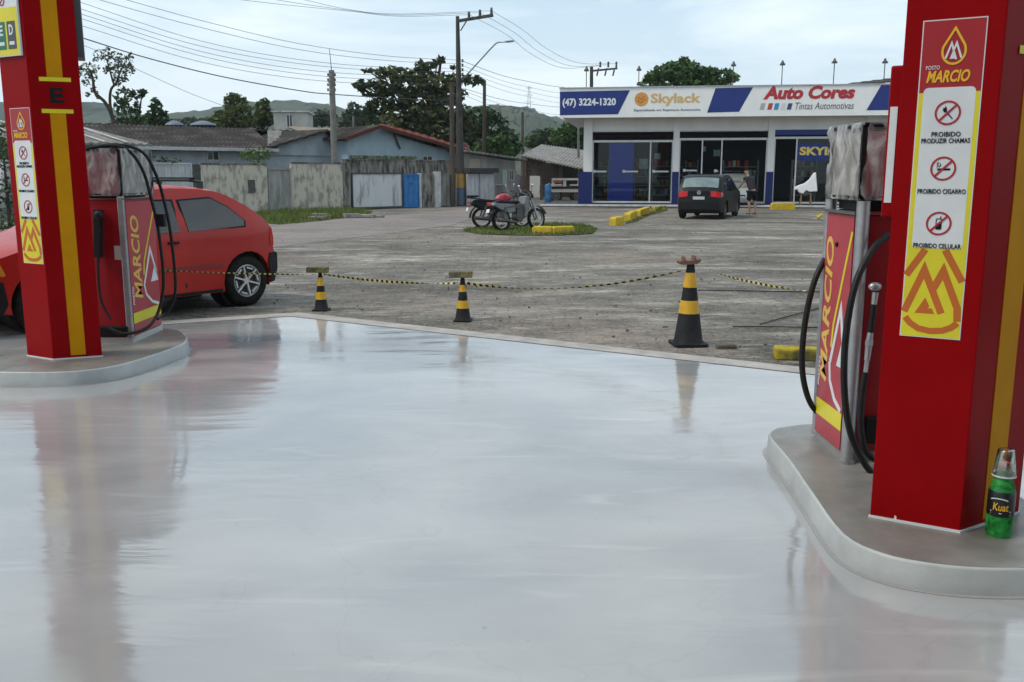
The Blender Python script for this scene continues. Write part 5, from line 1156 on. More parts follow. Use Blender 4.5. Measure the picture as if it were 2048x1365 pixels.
tree('bush', 'light green creeper bush spilling over the mouldy wall near the grey gate', 512, 40, [(500, 306, 14, 10), (520, 304, 16, 9), (538, 308, 10, 8), (488, 312, 9, 8), (512, 316, 24, 8)], LTG, .07, 900, 20, .05, False, cat='bush')
tree('bush', 'dark leafy scrub spilling over the pale sheet fence behind the left-hand pump', 300, 34, [(290, 312, 14, 7), (318, 318, 18, 6), (345, 322, 16, 5), (268, 318, 14, 10)], DKG, .07, 900, 21, .05, False, cat='bush')
tree('bush', 'dark shrub filling the gap left of the left pillar', 10, 24, [(-20, 420, 34, 40), (10, 430, 24, 36), (5, 290, 26, 44), (-30, 300, 40, 50), (12, 360, 20, 50)], DKG, .07, 900, 22, .08, False, cat='bush')
tree('creeper', 'thin green creeper lying along the ledge below the light blue wall', 790, 41.5, [(740, 316, 30, 4), (790, 315, 28, 4), (825, 318, 14, 4)], MDG, .05, 1100, 23, 0, False, cat='creeper')

# ================================================================ GRASS
GR = leafmat('grass_blades', (.05, .075, .015), (.10, .14, .025), (.18, .20, .05)); SOIL = mat('grass_soil', (.075, .085, .03), .95, (.12, .105, .06), 4, bump=.4, bsc=15)
def grass(label, pts, n, h, seed):
    rnd = random.Random(seed); P2 = [G(*q) for q in pts]; x0, x1 = min(p.x for p in P2), max(p.x for p in P2); y0, y1 = min(p.y for p in P2), max(p.y for p in P2); m = MB(); 
    m.mt(1).add([(p.x, p.y, .010) for p in P2], [tuple(range(len(P2)))]); m.mt(0); c = 0
    while c < n:
        x, y = rnd.uniform(x0, x1), rnd.uniform(y0, y1); ins = False
        for i in range(len(P2)):
            A, B = P2[i], P2[(i+1) % len(P2)]
            if (A.y > y) != (B.y > y) and x < (B.x-A.x)*(y-A.y)/(B.y-A.y)+A.x: ins = not ins
        if not ins: continue
        c += 1; tuft = .5+.8*(.5+.5*math.sin(x*3.1+seed)*math.sin(y*2.3)); a = rnd.uniform(0, 6.28); hh = h*rnd.uniform(.4, 1.2)*tuft; w_ = .012+.01*rnd.random(); dx, dy = math.cos(a)*w_, math.sin(a)*w_; lx, ly = rnd.gauss(0, hh*.4), rnd.gauss(0, hh*.4)
        m.add([(x-dx, y-dy, .01), (x+dx, y+dy, .01), (x+lx, y+ly, hh)], [(0, 1, 2)])
    o = MB(); o.v, o.f, o.fm = m.v, m.f, m.fm; r = o.build('grass', [GR, SOIL]); kind(r, 'stuff', label, 'grass'); return r
grass('patch of short green grass round the motorcycles and the yellow kerb stones', [(925, 462), (955, 455), (1010, 452), (1100, 448), (1165, 450), (1195, 459), (1185, 468), (1120, 471), (1040, 471), (960, 469)], 5200, .10, 31)
grass('overgrown grassy verge along the foot of the cream street wall', [(505, 430), (580, 421), (700, 420), (745, 426), (700, 435), (640, 443), (560, 450), (500, 446)], 6500, .22, 32)
grass('thin grass between the row of yellow stones near the black car', [(1250, 448), (1262, 437), (1300, 424), (1335, 419), (1334, 422), (1300, 431), (1272, 444)], 700, .06, 33)
p = G(668, 440)
k = MB()
for i in range(7):
    rr = random.Random(i); x_, y_ = p.x+rr.uniform(-1.1, 1.3), p.y+rr.uniform(-.4, 1.8); k.box((x_-.3, y_-.12, .01), (x_+.3, y_+.12, .08+.1*rr.random()), Matrix.Rotation(rr.uniform(-.6, .6), 3, 'Z'))
kind(k.build('rubble', mat('rubble_grey', (.28, .27, .25), .9, (.15, .14, .13), 6), bevel=.02), 'stuff', 'broken concrete pieces in the verge below the end of the cream wall', 'rubble')

# ================================================================ YELLOW KERB STONES
def kerbstone(label, pa, pb, pt, mt=KY2, d=.2, ends=.04):
    a, b = G(*pa), G(*pb); Pq = Plane(a, b); Lx = (b-a).length; z = Pq.z((pa[0]+pb[0])/2, pt)
    m = MB(); m.prism([(0, -.02), (Lx, -.02), (Lx-.03, z*.9), (Lx-.07, z), (.07, z*.97), (.02, z*.85)], 0, d); o = m.build('kerb_stone', mt, bevel=.025); o.location = (a.x, a.y, 0); o.rotation_euler = (0, 0, Pq.a); tag(o, label, 'kerb stone', 'yellow painted kerb stones in the yard'); return o
kerbstone('left one of the two yellow stones lying in the grass by the motorcycles', (1063, 467), (1104, 468), 453)
kerbstone('right one of the two yellow stones lying in the grass by the motorcycles', (1106, 468), (1151, 467), 453)
kerbstone('lone stubby yellow stone nearest the motorcycles in the row before the black car', (1231, 452), (1249, 450), 434, d=.22)
kerbstone('two-tone yellow stone second in the row leading to the black car', (1261, 443), (1274, 437), 424, d=.22)
kerbstone('long yellow stone in the middle of the row leading to the black car', (1281, 434), (1300, 427), 417, d=.22)
kerbstone('low mossy yellow stone at the far end of the row beside the black car', (1310, 423), (1334, 421), 413, KY, d=.2)
kerbstone('bright yellow wheel stop on the yard in front of the shop door', (1543, 420), (1591, 420), 406, d=.3)
pr = random.Random(77); k = MB()
for i in range(420):
    y_ = 7.5+pr.random()**1.6*20; x_ = pr.uniform(-.42, .5)*y_; r_ = pr.uniform(.006, .022)
    if y_ < max(10.7-abs(x_+2.4)*.63, 0)+.25: continue
    k.ball((x_, y_, r_*.35+.002), r_, 5, 3, (1, .8, .6))
kind(k.build('pebbles', mat('pebble', (.22, .20, .17), .9, (.08, .07, .05), 2)), 'stuff', 'loose pebbles and grit scattered over the yard', 'pebbles')
k = MB(); q = G(1635, 438); k.tube([(q.x, q.y, .03), (q.x+.1, q.y, .12), (q.x+.18, q.y+.05, .2)], [.07, .06, .01], 6); tag(k.build('rag', KY2), 'small yellowish rag lying on the yard left of the right-hand pump', 'rag')
#==PART5==

# ================================================================ VEHICLES
CPN = mat('car_trim_black', (.008, .008, .009), .65, (.014, .014, .015), 9, spec=.2)
CGL = glassmat('car_glass', (.30, .34, .33), .06, .02)
def wheel(parent, c, r, w, spokes, side, rim_mt, steer=0):
    """tyre + rim; axis along y; side = +1 if the outer face looks towards +y"""
    t0 = MB(Matrix.Translation(c) @ Matrix.Rotation(steer, 4, 'Z'))
    prof = [(r*.64, -w/2), (r*.86, -w/2-.004), (r*.97, -w/2+.02), (r, -w*.2), (r, w*.2), (r*.97, w/2-.02), (r*.86, w/2+.004), (r*.64, w/2)]
    t0.lathe(prof, n=32, axis='y', close=True); ty = t0.build('tyre', TYR, parent, smooth=50)
    m = MB(Matrix.Translation(c) @ Matrix.Rotation(steer, 4, 'Z')); y = side*(w/2-.012)
    m.lathe([(r*.655, y-side*.05), (r*.66, y), (r*.60, y+side*.004), (r*.57, y-side*.02), (r*.57, y-side*.05)], n=32, axis='y')
    m.lathe([(0, y-side*.006), (r*.13, y-side*.008), (r*.14, y-side*.03)], n=20, axis='y')
    for i in range(spokes):
        a = 2*math.pi*i/spokes+.3; ca, sa = math.cos(a), math.sin(a)
        m.bar((ca*r*.10, y-side*.018, sa*r*.10), (ca*r*.6, y-side*.014, sa*r*.6), r*.11, .02, up=(-sa, 0, ca))
        a2 = a+math.pi/spokes; mid = r*.52
        m.bar((math.cos(a2-.28)*mid, y-side*.014, math.sin(a2-.28)*mid), (math.cos(a2+.28)*mid, y-side*.014, math.sin(a2+.28)*mid), r*.10, .02, up=(math.cos(a2), 0, math.sin(a2)))
    m.build('rim', rim_mt, ty, smooth=40)
    b = MB(Matrix.Translation(c) @ Matrix.Rotation(steer, 4, 'Z')); b.lathe([(0, y-side*.055), (r*.64, y-side*.055), (r*.64, y-side*.075), (0, y-side*.075)], n=24, axis='y'); b.build('brake_disc', DSTEEL, ty)
class Car:
    def __init__(s, t, top, W, wb, r, zs, belt, paint, xr=0.0, tumble=.32, arch=1.17):
        s.t, s.W, s.belt, s.tumble = t, W, belt, tumble; s.xs = [p[0] for p in top]; s.x0, s.x1 = min(s.xs), max(s.xs); s.r = r; s.wb = wb
        ar = r*arch; pts = list(top)        # top runs from the rear bottom corner over the roof to the front bottom corner
        A = lambda cx: [(cx+ar*math.cos(R(a)), r+ar*math.sin(R(a))) for a in range(-14, 195, 16)]
        bot = [(wb+ar*1.0, zs+.03)]+A(wb)+[(wb-ar*1.0, zs), (ar*1.0, zs)]+A(0)+[(-ar*1.0, zs+.03)]
        bot = [q for q in bot if q[1] >= zs-.001]; s.out = pts+bot; s.nt = len(pts)
        tv, tf = fill2d(s.out, .11); m = MB(); n = len(tv)
        m.add([(x, s.hw(x, z), z) for x, z in tv]+[(x, -s.hw(x, z), z) for x, z in tv], [tuple(f) for f in tf]+[tuple(i+n for i in f[::-1]) for f in tf])
        fr = [-1, -.97, -.9, -.75, -.4, 0, .4, .75, .9, .97, 1]; k = len(fr); o = s.out; b = [(x, s.hw(x, z)*f, z+s.cam(x, z, f)[1]) for x, z in o for f in fr]
        b = [(x+s.cam(x, z, f)[0], s.hw(x, z)*f, z+s.cam(x, z, f)[1]) for x, z in o for f in fr]; no = len(o)
        m.add(b, [(i*k+j, i*k+j+1, ((i+1) % no)*k+j+1, ((i+1) % no)*k+j) for i in range(no) for j in range(k-1)])
        s.body = m.build('body', paint, t, smooth=38)
    def hw(s, x, z):
        h = s.W/2
        if z > s.belt: h -= (z-s.belt)*s.tumble
        else: h -= ((s.belt-.35-z)**2)*.10
        xc = (s.x0+s.x1)/2; e = abs(x-xc)/((s.x1-s.x0)/2); return h*(1-.17*max(0, (e-.70)/.30)**2)
    def cam(s, x, z, f):
        g = 1-abs(f)**3; up = .045*g if z > .62 else 0
        e = 1 if x > s.x1-.35 else (-1 if x < s.x0+.35 else 0); return (e*.07*g if z < s.belt+.05 else e*.03*g, up)
    def side(s, name, poly, mt, off=.006, th=.01, sides=(1, -1), step=.12, parent=None):
        tv, tf = fill2d(poly, step); n = len(tv); o = []
        for sd in sides:
            m = MB(); m.add([(x, sd*(s.hw(x, z)+off), z) for x, z in tv]+[(x, sd*(s.hw(x, z)+off-th), z) for x, z in tv], [tuple(f) for f in tf]+[tuple(i+n for i in f[::-1]) for f in tf])
            q = len(poly); b = len(m.v); m.v += [tuple(v) for v in [(x, sd*(s.hw(x, z)+off), z) for x, z in poly]+[(x, sd*(s.hw(x, z)+off-th), z) for x, z in poly]]
            for i in range(q): m.f.append([b+i, b+(i+1) % q, b+q+(i+1) % q, b+q+i]); m.fm.append(0)
            o.append(m.build(name, mt, parent or s.t, smooth=45))
        return o
    def top(s, name, p0, p1, f0, f1, mt, off=.006, th=.012, n=10, parent=None, c=0.0):
        a, b = Vector(p0), Vector(p1); d = (b-a).normalized(); nr = Vector((-d.y, d.x)); nr = nr if nr.y > 0 or (abs(nr.y) < .2 and (nr.x > 0) == (a.x > (s.x0+s.x1)/2)) else -nr
        m = MB(); rows = 4; vs = []
        for lay in (off, off-th):
            for j in range(rows+1):
                q = a.lerp(b, j/rows)
                for i in range(n+1):
                    f = f0+(f1-f0)*i/n; ff = f
                    cx, cz = s.cam(q.x, q.y, ff); vs.append((q.x+cx+nr.x*lay, s.hw(q.x, q.y)*ff, q.y+cz+nr.y*lay))
        K = (rows+1)*(n+1); F_ = [(j*(n+1)+i, j*(n+1)+i+1, (j+1)*(n+1)+i+1, (j+1)*(n+1)+i) for j in range(rows) for i in range(n)]
        fs = F_+[tuple(x+K for x in f[::-1]) for f in F_]
        edge = [i for i in range(n+1)]+[(j)*(n+1)+n for j in range(1, rows+1)]+[rows*(n+1)+i for i in range(n-1, -1, -1)]+[j*(n+1) for j in range(rows-1, 0, -1)]
        fs += [(edge[i], edge[(i+1) % len(edge)], edge[(i+1) % len(edge)]+K, edge[i]+K) for i in range(len(edge))]
        return m.add(vs, fs).build(name, mt, parent or s.t, smooth=45)
# --- red hatchback ---------------------------------------------------------
w0 = G(490, 611); yaw = R(180+53)
t = thing('car', 'red two-door hatchback with black bumpers and alloy wheels behind the left-hand pump', 'car', (w0.x+.0, w0.y, 0), yaw)
# the near (left) rear wheel is the anchor: shift the body so that its left wheel stands on w0
W_ = 1.62; nrm = Vector((-math.sin(yaw), math.cos(yaw))); t.location = (w0.x-nrm.x*(W_/2-.12), w0.y-nrm.y*(W_/2-.12), 0)
CR = mat('car_red', (.40, .013, .007), .34, (.33, .010, .006), 1.5, spec=.35, coat=.2, rvar=.1)
top_ = [(-.44, .30), (-.50, .42), (-.50, .60), (-.46, .66), (-.47, .78), (-.42, .93), (-.30, 1.05), (-.05, 1.20), (.18, 1.32), (.34, 1.37), (.55, 1.395), (.9, 1.41), (1.2, 1.395), (1.42, 1.34), (1.62, 1.20), (1.98, .97), (2.15, .92), (2.55, .86), (2.85, .77), (3.02, .68), (3.08, .60), (3.14, .52), (3.13, .34), (3.02, .22)]
c = Car(t, top_, W_, 2.42, .305, .21, .92, CR)
def warm(pl, k=.03): 
    cx = sum(p[0] for p in pl)/len(pl); cz = sum(p[1] for p in pl)/len(pl); return [(cx+(x-cx)*(1+k*2.2), cz+(z-cz)*(1+k*3.4)) for x, z in pl]
qw = [(.79, .93), (.83, 1.27), (.42, 1.29), (.22, 1.19), (.02, 1.03), (.04, .965)]; dw = [(.90, .93), (.93, 1.27), (1.38, 1.275), (1.80, .98), (1.80, .94)]
for nm, pl in (('quarter_window', qw), ('door_window', dw)):
    for o in c.side('window_rubber', warm(pl), CPN, .004): pass
    c.side(nm, pl, CGL, .009)
GLI = mat('glass_inner', (.03, .035, .035), .3)
c.side('door_gap', [(.850, .30), (.870, .30), (.878, .90), (.858, .90)], CPN, .003, .008); c.side('door_gap', [(1.93, .30), (1.942, .30), (1.95, .90), (1.938, .90)], CPN, .003, .008)
c.side('side_moulding', [(.37, .505), (2.03, .505), (2.03, .545), (.37, .545)], mat('moulding_red', (.2, .012, .012), .5), .012, .014)
c.side('door_handle', [(.93, .80), (1.06, .80), (1.06, .83), (.93, .83)], CPN, .02, .02)
c.side('rear_bumper', [(-.375, .25), (-.46, .26), (-.535, .40), (-.535, .58), (-.52, .615), (-.37, .615), (-.34, .50)], CPN, .012, .05, step=.09)
c.side('front_bumper', [(2.80, .33), (2.83, .55), (3.02, .57), (3.14, .53), (3.13, .33), (3.02, .22), (2.86, .22)], CPN, .014, .05, step=.09)
c.side('sill_trim', [(.38, .215), (2.04, .215), (2.04, .25), (.38, .25)], CPN, .006)
for sd in (1, -1):
    for cx in (0, 2.42):
        m = MB(); m.lathe([(.0, 0), (.35, 0), (.35, .22), (0, .22)], c=(cx, sd*.56-.11, .305), n=24, axis='y'); m.build('wheel_well', CPN, t)
        wheel(t, (cx, sd*(W_/2-.13), .305), .305, .18, 6, sd, mat('alloy', (.62, .62, .62), .35, metal=.5), 0)
c.top('rear_window', (-.33, 1.02), (.20, 1.325), -.84, .84, CGL, .008); c.top('windscreen', (1.44, 1.33), (1.96, .985), -.86, .86, CGL, .008)
c.top('rear_bumper', (-.505, .40), (-.505, .60), -1, 1, CPN, .03, .06); c.top('front_bumper', (3.13, .34), (3.13, .54), -1, 1, CPN, .03, .06)
c.side('tail_lamp', [(-.40, .70), (-.47, .70), (-.475, .80), (-.43, .92), (-.39, .90)], mat('tail_red', (.5, .01, .01), .2), .006)
c.side('headlight', [(2.86, .60), (2.92, .72), (3.02, .66), (3.06, .60)], mat('lamp_glass', (.55, .56, .5), .1, coat=.5), .008, .02, step=.06)
c.side('indicator', [(2.80, .61), (2.84, .72), (2.89, .73), (2.84, .60)], mat('amber', (.6, .25, .02), .2), .008, .02, step=.06)
for y_ in (-.42, .42):
    rk = MB().tube([(.32, y_, 1.47), (.5, y_, 1.495), (1.05, y_, 1.50), (1.22, y_, 1.47)], .016, 8).bar((.34, y_, 1.38), (.34, y_, 1.48), .05).bar((1.18, y_, 1.40), (1.18, y_, 1.48), .05).build('roof_rail', mat('rack_green', (.01, .05, .035), .5), t)
MB().bar((.45, -.45, 1.515), (.45, .45, 1.515), .05, .025).build('roof_bar', CPN, t); MB().bar((1.1, -.45, 1.515), (1.1, .45, 1.515), .05, .025).build('roof_bar', CPN, t)
for sd in (1, -1): MB().ball((1.82, sd*.86, 1.0), .085, 12, 8, (.7, 1.1, .75)).bar((1.82, sd*.74, .96), (1.82, sd*.82, .98), .04).build('door_mirror', CPN, t, smooth=50)
MB().cyl((-.2, .3, .27), (-.52, .3, .26), .028, n=10).build('exhaust', STEEL, t)
MB().box((-.2, -.6, .21), (2.7, .6, .30)).build('underbody', CPN, t)

# --- black hatchback seen from behind ------------------------------------------
a_, b_ = G(1362, 439), G(1440, 438); mid = (a_+b_)/2; yw = R(90-23)
t = thing('car', 'black hatchback seen from behind, parked before the shop with its right door open', 'car', (mid.x+.12, mid.y+.3, 0), yw)
CK = mat('car_black', (.004, .005, .006), .35, (.006, .007, .008), 2, ior=1.3, rvar=.1)
top_ = [(-.58, .26), (-.66, .40), (-.66, .62), (-.62, .70), (-.62, .92), (-.56, 1.0), (-.45, 1.16), (-.28, 1.38), (-.10, 1.46), (.5, 1.50), (1.1, 1.49), (1.45, 1.42), (1.75, 1.25), (2.2, .99), (2.6, .93), (2.95, .80), (3.16, .62), (3.20, .48), (3.15, .26)]
c = Car(t, top_, 1.66, 2.46, .30, .20, .95, CK, tumble=.30)
dw = [(.18, .96), (.20, 1.36), (.98, 1.39), (.98, .96)]; fw = [(1.06, .96), (1.06, 1.39), (1.42, 1.34), (2.0, .99)]; rw = [(.08, .97), (.10, 1.34), (-.12, 1.33), (-.34, 1.06)]
for pl in (dw, fw, rw): c.side('side_window', pl, CGL, .008)
c.top('rear_window', (-.53, 1.05), (-.30, 1.37), -.86, .86, mat('rear_glass', (.16, .22, .22), .08, (.10, .14, .14), 3, coat=.5), .010)
c.top('rear_bumper', (-.665, .34), (-.665, .60), -.98, .98, mat('bumper_black', (.008, .009, .010), .55, spec=.2), .02, .05)
for f0, f1 in ((-1.0, -.56), (.56, 1.0)):
    c.top('tail_lamp', (-.62, .74), (-.62, .93), f0, f1, mat('tail_lamp_red', (.55, .012, .02), .2, (.4, .01, .015), 20, coat=.4), .02, .05)
c.side('tail_lamp', [(-.60, .75), (-.44, .78), (-.50, .94), (-.58, .93)], mat('tail_lamp_red'), .012, .03, step=.06)
c.top('boot_gap', (-.63, .685), (-.63, .70), -.9, .9, CPN, .006); 
MB(Matrix.Translation((-.71, 0, .80)) @ Matrix.Rotation(R(-90), 4, 'Z')).box((-.20, -.035, -.12), (.20, -.012, -.02)).build('number_plate', mat('plate', (.45, .47, .5), .4), t)
em = MB(Matrix.Translation((-.70, 0, .915)) @ Matrix.Rotation(R(-90), 4, 'Z')); em.stroke(arc(0, 0, .062, 0, 350, 24), .014, -.03, -.01, closed=True)
em.stroke([(-.03, .05), (-.008, .008), (0, .015), (.008, .008), (.03, .05)], .012, -.028, -.012).stroke([(-.052, .025), (-.022, -.045), (0, 0), (.022, -.045), (.052, .025)], .012, -.026, -.012); em.build('badge', CHR, t)
for sd in (1, -1):
    for cx in (0, 2.46): wheel(t, (cx, sd*.70, .30), .30, .18, 5, sd, mat('hubcap', (.16, .16, .17), .4))
MB().box((-.5, -.6, .20), (2.7, .6, .30)).build('underbody', CPN, t)
MB().box((.1, -.5, 1.52), (.16, .5, 1.55)).build('roof_bar', CPN, t)
MB(Matrix.Translation((1.9, -.80, 0)) @ Matrix.Rotation(R(-62), 4, 'Z')).prism([(-.98, .32), (0, .30), (.02, .95), (-.98, .98)], -.04, .04).build('open_door', CK, t, bevel=.02)
d_ = Matrix.Translation((1.9, -.80, 0)) @ Matrix.Rotation(R(-62), 4, 'Z')
MB(d_).stroke([(-.96, .98), (-.93, 1.36), (-.55, 1.36), (0, .97)], .05, -.025, .025).build('door_frame', CK, t); MB(d_).prism([(-.93, .985), (-.90, 1.33), (-.56, 1.33), (-.06, .985)], -.006, .006).build('door_glass', CGL, t)
for sd in (1,): MB().ball((1.95, sd*.93, 1.02), .085, 12, 8, (.7, 1.1, .8)).build('door_mirror', CK, t, smooth=50)
MB(d_).ball((-.2, .12, 1.02), .085, 12, 8, (1, .7, .8)).build('door_mirror', CK, t, smooth=50)

# --- silver car behind, facing the camera -------------------------------------
q = G(1490, 417); t = thing('car', 'silver car facing the yard behind the open door of the black hatchback', 'car', (q.x-.1, q.y+3.2, 0), R(-95))
top_ = [(-.58, .26), (-.66, .45), (-.64, .85), (-.5, 1.1), (-.2, 1.5), (.0, 1.58), (.8, 1.62), (1.3, 1.58), (1.7, 1.40), (2.2, 1.05), (2.6, .97), (2.98, .84), (3.14, .62), (3.18, .45), (3.1, .26)]
c = Car(t, top_, 1.66, 2.45, .30, .2, .98, mat('car_silver', (.33, .34, .33), .35, (.28, .29, .28), 2, metal=.3, coat=.4), tumble=.26)
c.top('windscreen', (1.34, 1.56), (2.15, 1.09), -.86, .86, mat('screen_glass', (.10, .13, .13), .08, coat=.5), .010)
c.top('sun_strip', (1.30, 1.575), (1.47, 1.505), -.84, .84, BLK, .014); c.top('grille', (3.14, .52), (3.13, .60), -.5, .5, CPN, .02)
for f0, f1 in ((-.95, -.6), (.6, .95)): c.top('headlight', (3.10, .64), (3.06, .76), f0, f1, mat('lamp_glass'), .02)
for sd in (1, -1):
    for cx in (0, 2.45): wheel(t, (cx, sd*.70, .30), .30, .18, 5, sd, mat('hubcap'))
for pl in ([(.2, 1.0), (.22, 1.48), (1.0, 1.50), (1.0, 1.0)], [(1.08, 1.0), (1.08, 1.50), (1.36, 1.46), (2.0, 1.04)]): c.side('side_window', pl, CGL, .008)
for y_ in (-.5, .5): MB().bar((-.1, y_, 1.70), (1.1, y_, 1.72), .03).bar((0, y_, 1.58), (0, y_, 1.70), .04).bar((1.05, y_, 1.60), (1.05, y_, 1.71), .04).build('roof_rail', CPN, t)

# --- flatbed truck at the left corner of the shop --------------------------------
TRW = mat('truck_white', (.52, .51, .49), .5, (.4, .38, .36), 3); TRR = mat('truck_red', (.30, .05, .04), .6, (.2, .06, .05), 5)
Y = 50.0; q = D(1132, 400, Y); X = lambda px: D(px, 350, Y).x-q.x; Z = lambda py: D(1132, py, Y).z
t = thing('truck', 'small white flatbed truck with a rack of posts, half hidden by the shop corner', 'truck', (q.x, Y, 0), 0)
MB().box((X(1103), 0, .55), (X(1168), 1.8, .72)).build('bed', TRW, t, bevel=.02); MB().box((X(1103), -.02, .73), (X(1168), .02, .86)).build('side_rail', CPN, t)
for px in (1106, 1129, 1158):
    MB().box((X(px)-.06, 0, .73), (X(px)+.10, .12, Z(358))).build('rack_post', TRW, t)
MB().box((X(1104), -.03, Z(361)), (X(1168), .14, Z(357))).build('rack_rail', TRW, t); MB().box((X(1106), -.02, Z(366)), (X(1124), .08, Z(361)-.02)).build('rack_board', TRR, t); MB().box((X(1140), -.02, Z(372)), (X(1160), .06, Z(369))).build('rack_slat', TRW, t)
MB().box((X(1103), .3, .73), (X(1126), 1.5, Z(370))).build('cargo_crate', mat('crate_cream', (.45, .44, .36), .7, (.35, .34, .28), 4), t, bevel=.03)
MB().box((X(1132), .5, .73), (X(1165), 1.7, Z(374))).build('cab', CPN, t, bevel=.08)
for px in (1112, 1156):
    for y_ in (.12, 1.5): wheel(t, (X(px), y_, .36), .36, .2, 6, -1, mat('hubcap'))
q = D(1096, 405, 47); t = thing('barrel', 'tall blue plastic drum standing beside the truck rack', 'barrel', (q.x, 47, 0)); h_ = D(1096, 368, 47).z
MB().lathe([(0, 0), (.15, 0), (.17, .05), (.17, h_*.3), (.18, h_*.33), (.17, h_*.36), (.17, h_*.62), (.18, h_*.65), (.17, h_*.68), (.17, h_*.93), (.13, h_*.98), (0, h_)], n=16).build('drum', mat('drum_blue', (.02, .14, .32), .5), t, smooth=40)
MB().cyl((.06, 0, h_-.01), (.06, 0, h_+.03), .04, n=10).build('cap', WPOST, t)

# --- motorcycles ---------------------------------------------------------------
def mwheel(m_ty, m_rim, cx, cz, r, w_):
    m_ty.lathe([(r*.80, -w_/2), (r*.96, -w_*.45), (r, 0), (r*.96, w_*.45), (r*.80, w_/2), (r*.76, 0)], c=(cx, 0, cz), n=28, axis='y', close=True)
    m_rim.lathe([(r*.72, -.03), (r*.80, -.035), (r*.80, .035), (r*.72, .03)], c=(cx, 0, cz), n=28, axis='y', close=True); m_rim.cyl((cx, -.05, cz), (cx, .05, cz), .05, n=12)
    for i in range(12):
        a = math.pi*2*i/12; m_rim.cyl((cx+.04*math.cos(a), .03*(-1)**i, cz+.04*math.sin(a)), (cx+r*.82*math.cos(a+.25), 0, cz+r*.82*math.sin(a+.25)), .004, n=4)
def moto(label, pr, pf_, paint, rack, scooter):
    a, b = G(*pr), G(*pf_); P_ = Plane(a, b); wb = 1.24; r = .30
    t = thing('motorcycle', label, 'motorcycle', (a.x, a.y, 0), P_.a); t.rotation_euler = (R(-4), 0, P_.a)
    for cx in (0, wb):
        ty, rm = MB(), MB(); mwheel(ty, rm, cx, r, r, .125 if cx == 0 else .11); o = ty.build('tyre', TYR, t, smooth=50); rm.build('rim', STEEL, o)
    MB().tube(spline([(-.02, .07, r), (.25, .07, r+.02), (.55, .05, .38), (.72, 0, .60), (.92, 0, .86)]), .022, 8).tube([(-.02, .07, r), (.1, .12, .62), (.5, .1, .68), (.9, 0, .84)], .018, 8).tube([(-.02, -.07, r), (.1, -.12, .62), (.5, -.1, .68)], .018, 8).build('frame', DSTEEL, t, smooth=60)
    for sd in (-1, 1):
        MB().cyl((wb, sd*.07, r), (wb-.17, sd*.06, .80), .032, n=10).cyl((wb-.17, sd*.06, .80), (wb-.24, sd*.06, .98), .022, n=8).build('fork_leg', STEEL, t, smooth=40)
        MB().cyl((0, sd*.13, r+.02), (.10, sd*.13, .64), .026, n=10).build('shock_absorber', DSTEEL, t)
    MB().lathe([(0, -.14), (.10, -.14), (.13, -.10), (.13, .10), (.10, .14), (0, .14)], c=(.58, 0, .34), n=14, axis='y').box((.50, -.10, .36), (.78, .10, .62)).build('engine', DSTEEL, t, bevel=.01)
    MB().tube(spline([(.62, -.10, .30), (.45, -.15, .22), (.1, -.17, .26), (-.28, -.17, .30)]), [.022]*8+[.022, .03, .035]+[.05]*14, 10).build('exhaust', DSTEEL, t, smooth=60)
    MB().prism([(-.24, .80), (-.05, .84), (.30, .81), (.55, .82), (.62, .78), (.5, .72), (.1, .74), (-.2, .76)], -.12, .12).build('seat', CPN, t, bevel=.03)
    MB().prism([(-.34, .70), (-.22, .79), (.15, .75), (.45, .73), (.46, .50), (.22, .46), (-.1, .58)], -.11, .11).build('side_panel', paint if scooter else CPN, t, bevel=.03)
    if scooter: MB().prism([(.78, .95), (.94, .92), (.90, .60), (.80, .34), (.70, .30), (.74, .5), (.70, .72)], -.16, .16).build('leg_shield', paint, t, bevel=.04)
    else: MB().prism([(.44, .80), (.50, .93), (.66, .99), (.86, .95), (.90, .84), (.8, .76), (.55, .74)], -.14, .14).build('fuel_tank', paint, t, bevel=.06, seg=3)
    fd = MB(); pts = [(wb+.36*math.cos(R(a)), r+.36*math.sin(R(a))) for a in range(20, 150, 14)]; fd.stroke(pts, .02, -.06, .06); fd.build('front_mudguard', paint, t)
    fd = MB(); pts = [(.36*math.cos(R(a)), r+.36*math.sin(R(a))) for a in range(40, 190, 14)]; fd.stroke(pts, .02, -.07, .07); fd.build('rear_mudguard', CPN, t)
    hb = MB().tube(spline([(.80, .34, 1.04), (.92, .25, 1.05), (.98, .08, .99), (.98, -.08, .99), (.92, -.25, 1.05), (.80, -.34, 1.04)]), .014, 8).build('handlebar', DSTEEL, t, smooth=60)
    for sd in (-1, 1):
        MB().cyl((.84, sd*.30, 1.04), (.78, sd*.36, 1.035), .02, n=8).build('grip', RUB, hb)
        MB().cyl((.92, sd*.22, 1.06), (.90, sd*.30, 1.20), .007, n=5).ball((.90, sd*.31, 1.22), .055, 10, 6, (.3, 1, .8)).build('mirror', STEEL if not scooter else CHR, hb, smooth=40)
    MB().ball((1.06, 0, .93), .10, 14, 10, (.8, 1, 1)).build('headlight', CPN if scooter else DSTEEL, t, smooth=60)
    MB().lathe([(0, .09), (.06, .085), (.08, .06)], c=(1.06, 0, .93), n=16, axis='x').build('headlight_lens', mat('lamp_glass'), t, smooth=60)
    MB().box((-.42, -.06, .70), (-.34, .06, .78)).build('tail_lamp', mat('tail_lamp_red'), t, bevel=.01)
    MB().box((-.44, -.07, .50), (-.43, .07, .60), Matrix.Rotation(R(20), 3, 'Y')).build('number_plate', WHT, t)
    if rack: MB().tube([(-.05, .12, .84), (-.38, .12, .88), (-.38, -.12, .88), (-.05, -.12, .84)], .014, 6).build('luggage_rack', DSTEEL, t); MB().box((-.44, -.16, .89), (-.12, .16, .94)).build('rack_plate', CPN, t, bevel=.01)
